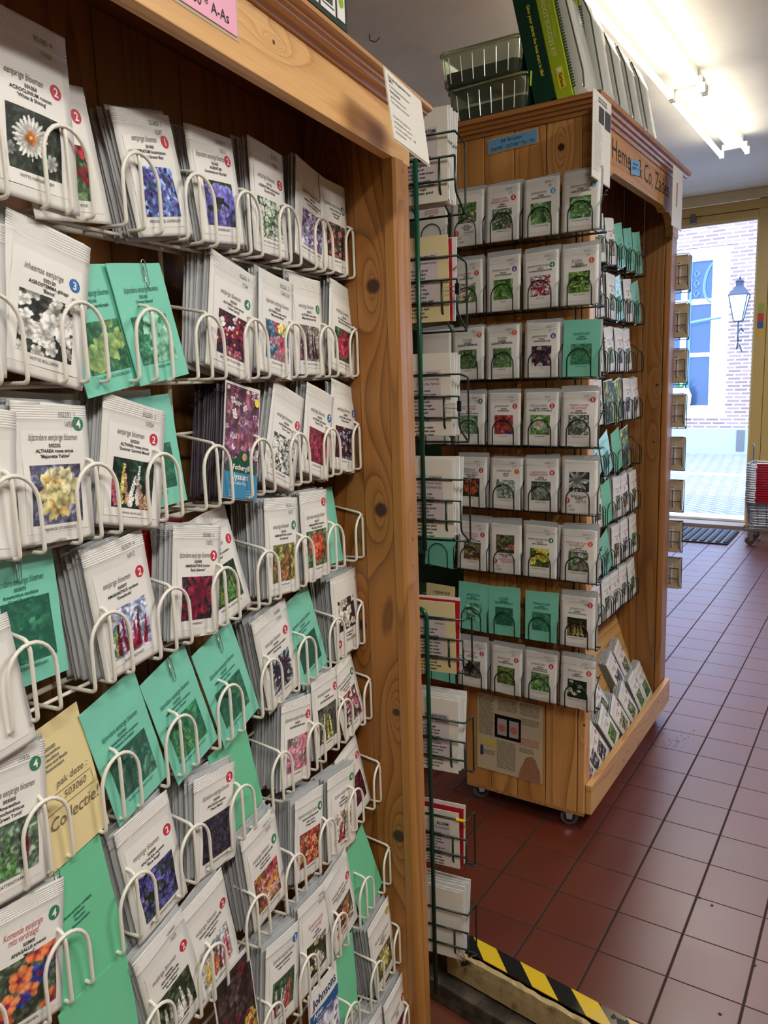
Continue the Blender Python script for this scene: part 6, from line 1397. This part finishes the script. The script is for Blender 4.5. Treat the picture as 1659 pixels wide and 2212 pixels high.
for j in range(2): binder(FP @ T(PX1 + .004, PY + .006 + .016 * j, BZ[4] - .088 - .012 * j) @ RY(35), 'steel binder clip on the red card of the fifth basket, ' + ('upper' if j == 0 else 'lower') + ' one')
binder(FP @ T(PX1 - .01, PY - .004, BZ[7] - .105) @ RY(60), 'binder clip at the lower right corner of the lowest leaflet basket')
M_TANP = mat('tan_leaflet', (176, 160, 134), .6)
for i, z in enumerate(FZ):
    x1 = -.636; rs = random.Random(60 + i)
    leaflet(T(x1 - .062, FRY + .006, z - .085) @ RX(-2), .118, .118, M_TANP, ('KRUID', 'Teelt') , 'tan leaflet in the %s basket of the far leaflet rack' % ORD[i], 70 + i, body=8)
    for j in range(2): leaflet(T(x1 - .060 + rs.uniform(0, .004), FRY + .015 + j * .012, z - .087) @ RX(-4), .118, .118, M_TANP, None, 'tan leaflet filed behind, %s basket of the far leaflet rack' % ORD[i], 1, group='tan leaflets filed in the %s far basket' % ORD[i], t=.002)

# ------------------------------------------------------------ all filed packets: the nearest as things, the rest as one mass
n_front = sum(1 for o in bpy.data.objects if o.name.startswith('seed_packet') and o.parent is None)
budget = max(0, 296 - n_front)
STK.sort(key=lambda t: t[0])
var = []
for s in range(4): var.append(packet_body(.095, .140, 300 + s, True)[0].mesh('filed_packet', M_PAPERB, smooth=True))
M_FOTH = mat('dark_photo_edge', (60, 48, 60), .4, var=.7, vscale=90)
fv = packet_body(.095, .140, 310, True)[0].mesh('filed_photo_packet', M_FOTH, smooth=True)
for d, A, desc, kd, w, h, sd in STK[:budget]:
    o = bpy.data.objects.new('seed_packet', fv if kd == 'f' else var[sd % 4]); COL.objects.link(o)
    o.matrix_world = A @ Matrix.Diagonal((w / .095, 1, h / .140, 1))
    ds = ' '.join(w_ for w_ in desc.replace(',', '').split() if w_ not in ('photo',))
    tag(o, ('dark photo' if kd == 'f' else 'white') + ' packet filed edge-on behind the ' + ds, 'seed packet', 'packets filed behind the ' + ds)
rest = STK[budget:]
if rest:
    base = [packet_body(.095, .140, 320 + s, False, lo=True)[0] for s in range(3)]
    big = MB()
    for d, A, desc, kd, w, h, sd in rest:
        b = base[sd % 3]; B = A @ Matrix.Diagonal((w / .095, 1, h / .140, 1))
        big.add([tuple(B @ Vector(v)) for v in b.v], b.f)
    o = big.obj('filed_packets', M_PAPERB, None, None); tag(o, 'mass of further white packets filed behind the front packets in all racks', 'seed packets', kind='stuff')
print('PACKETS front', n_front, 'filed', len(STK), 'rest', len(rest))
for _o in bpy.data.objects:
    if _o.parent is None and _o.get('label') and len(_o['label'].split()) > 16: print('LONG', _o.name, _o['label'])
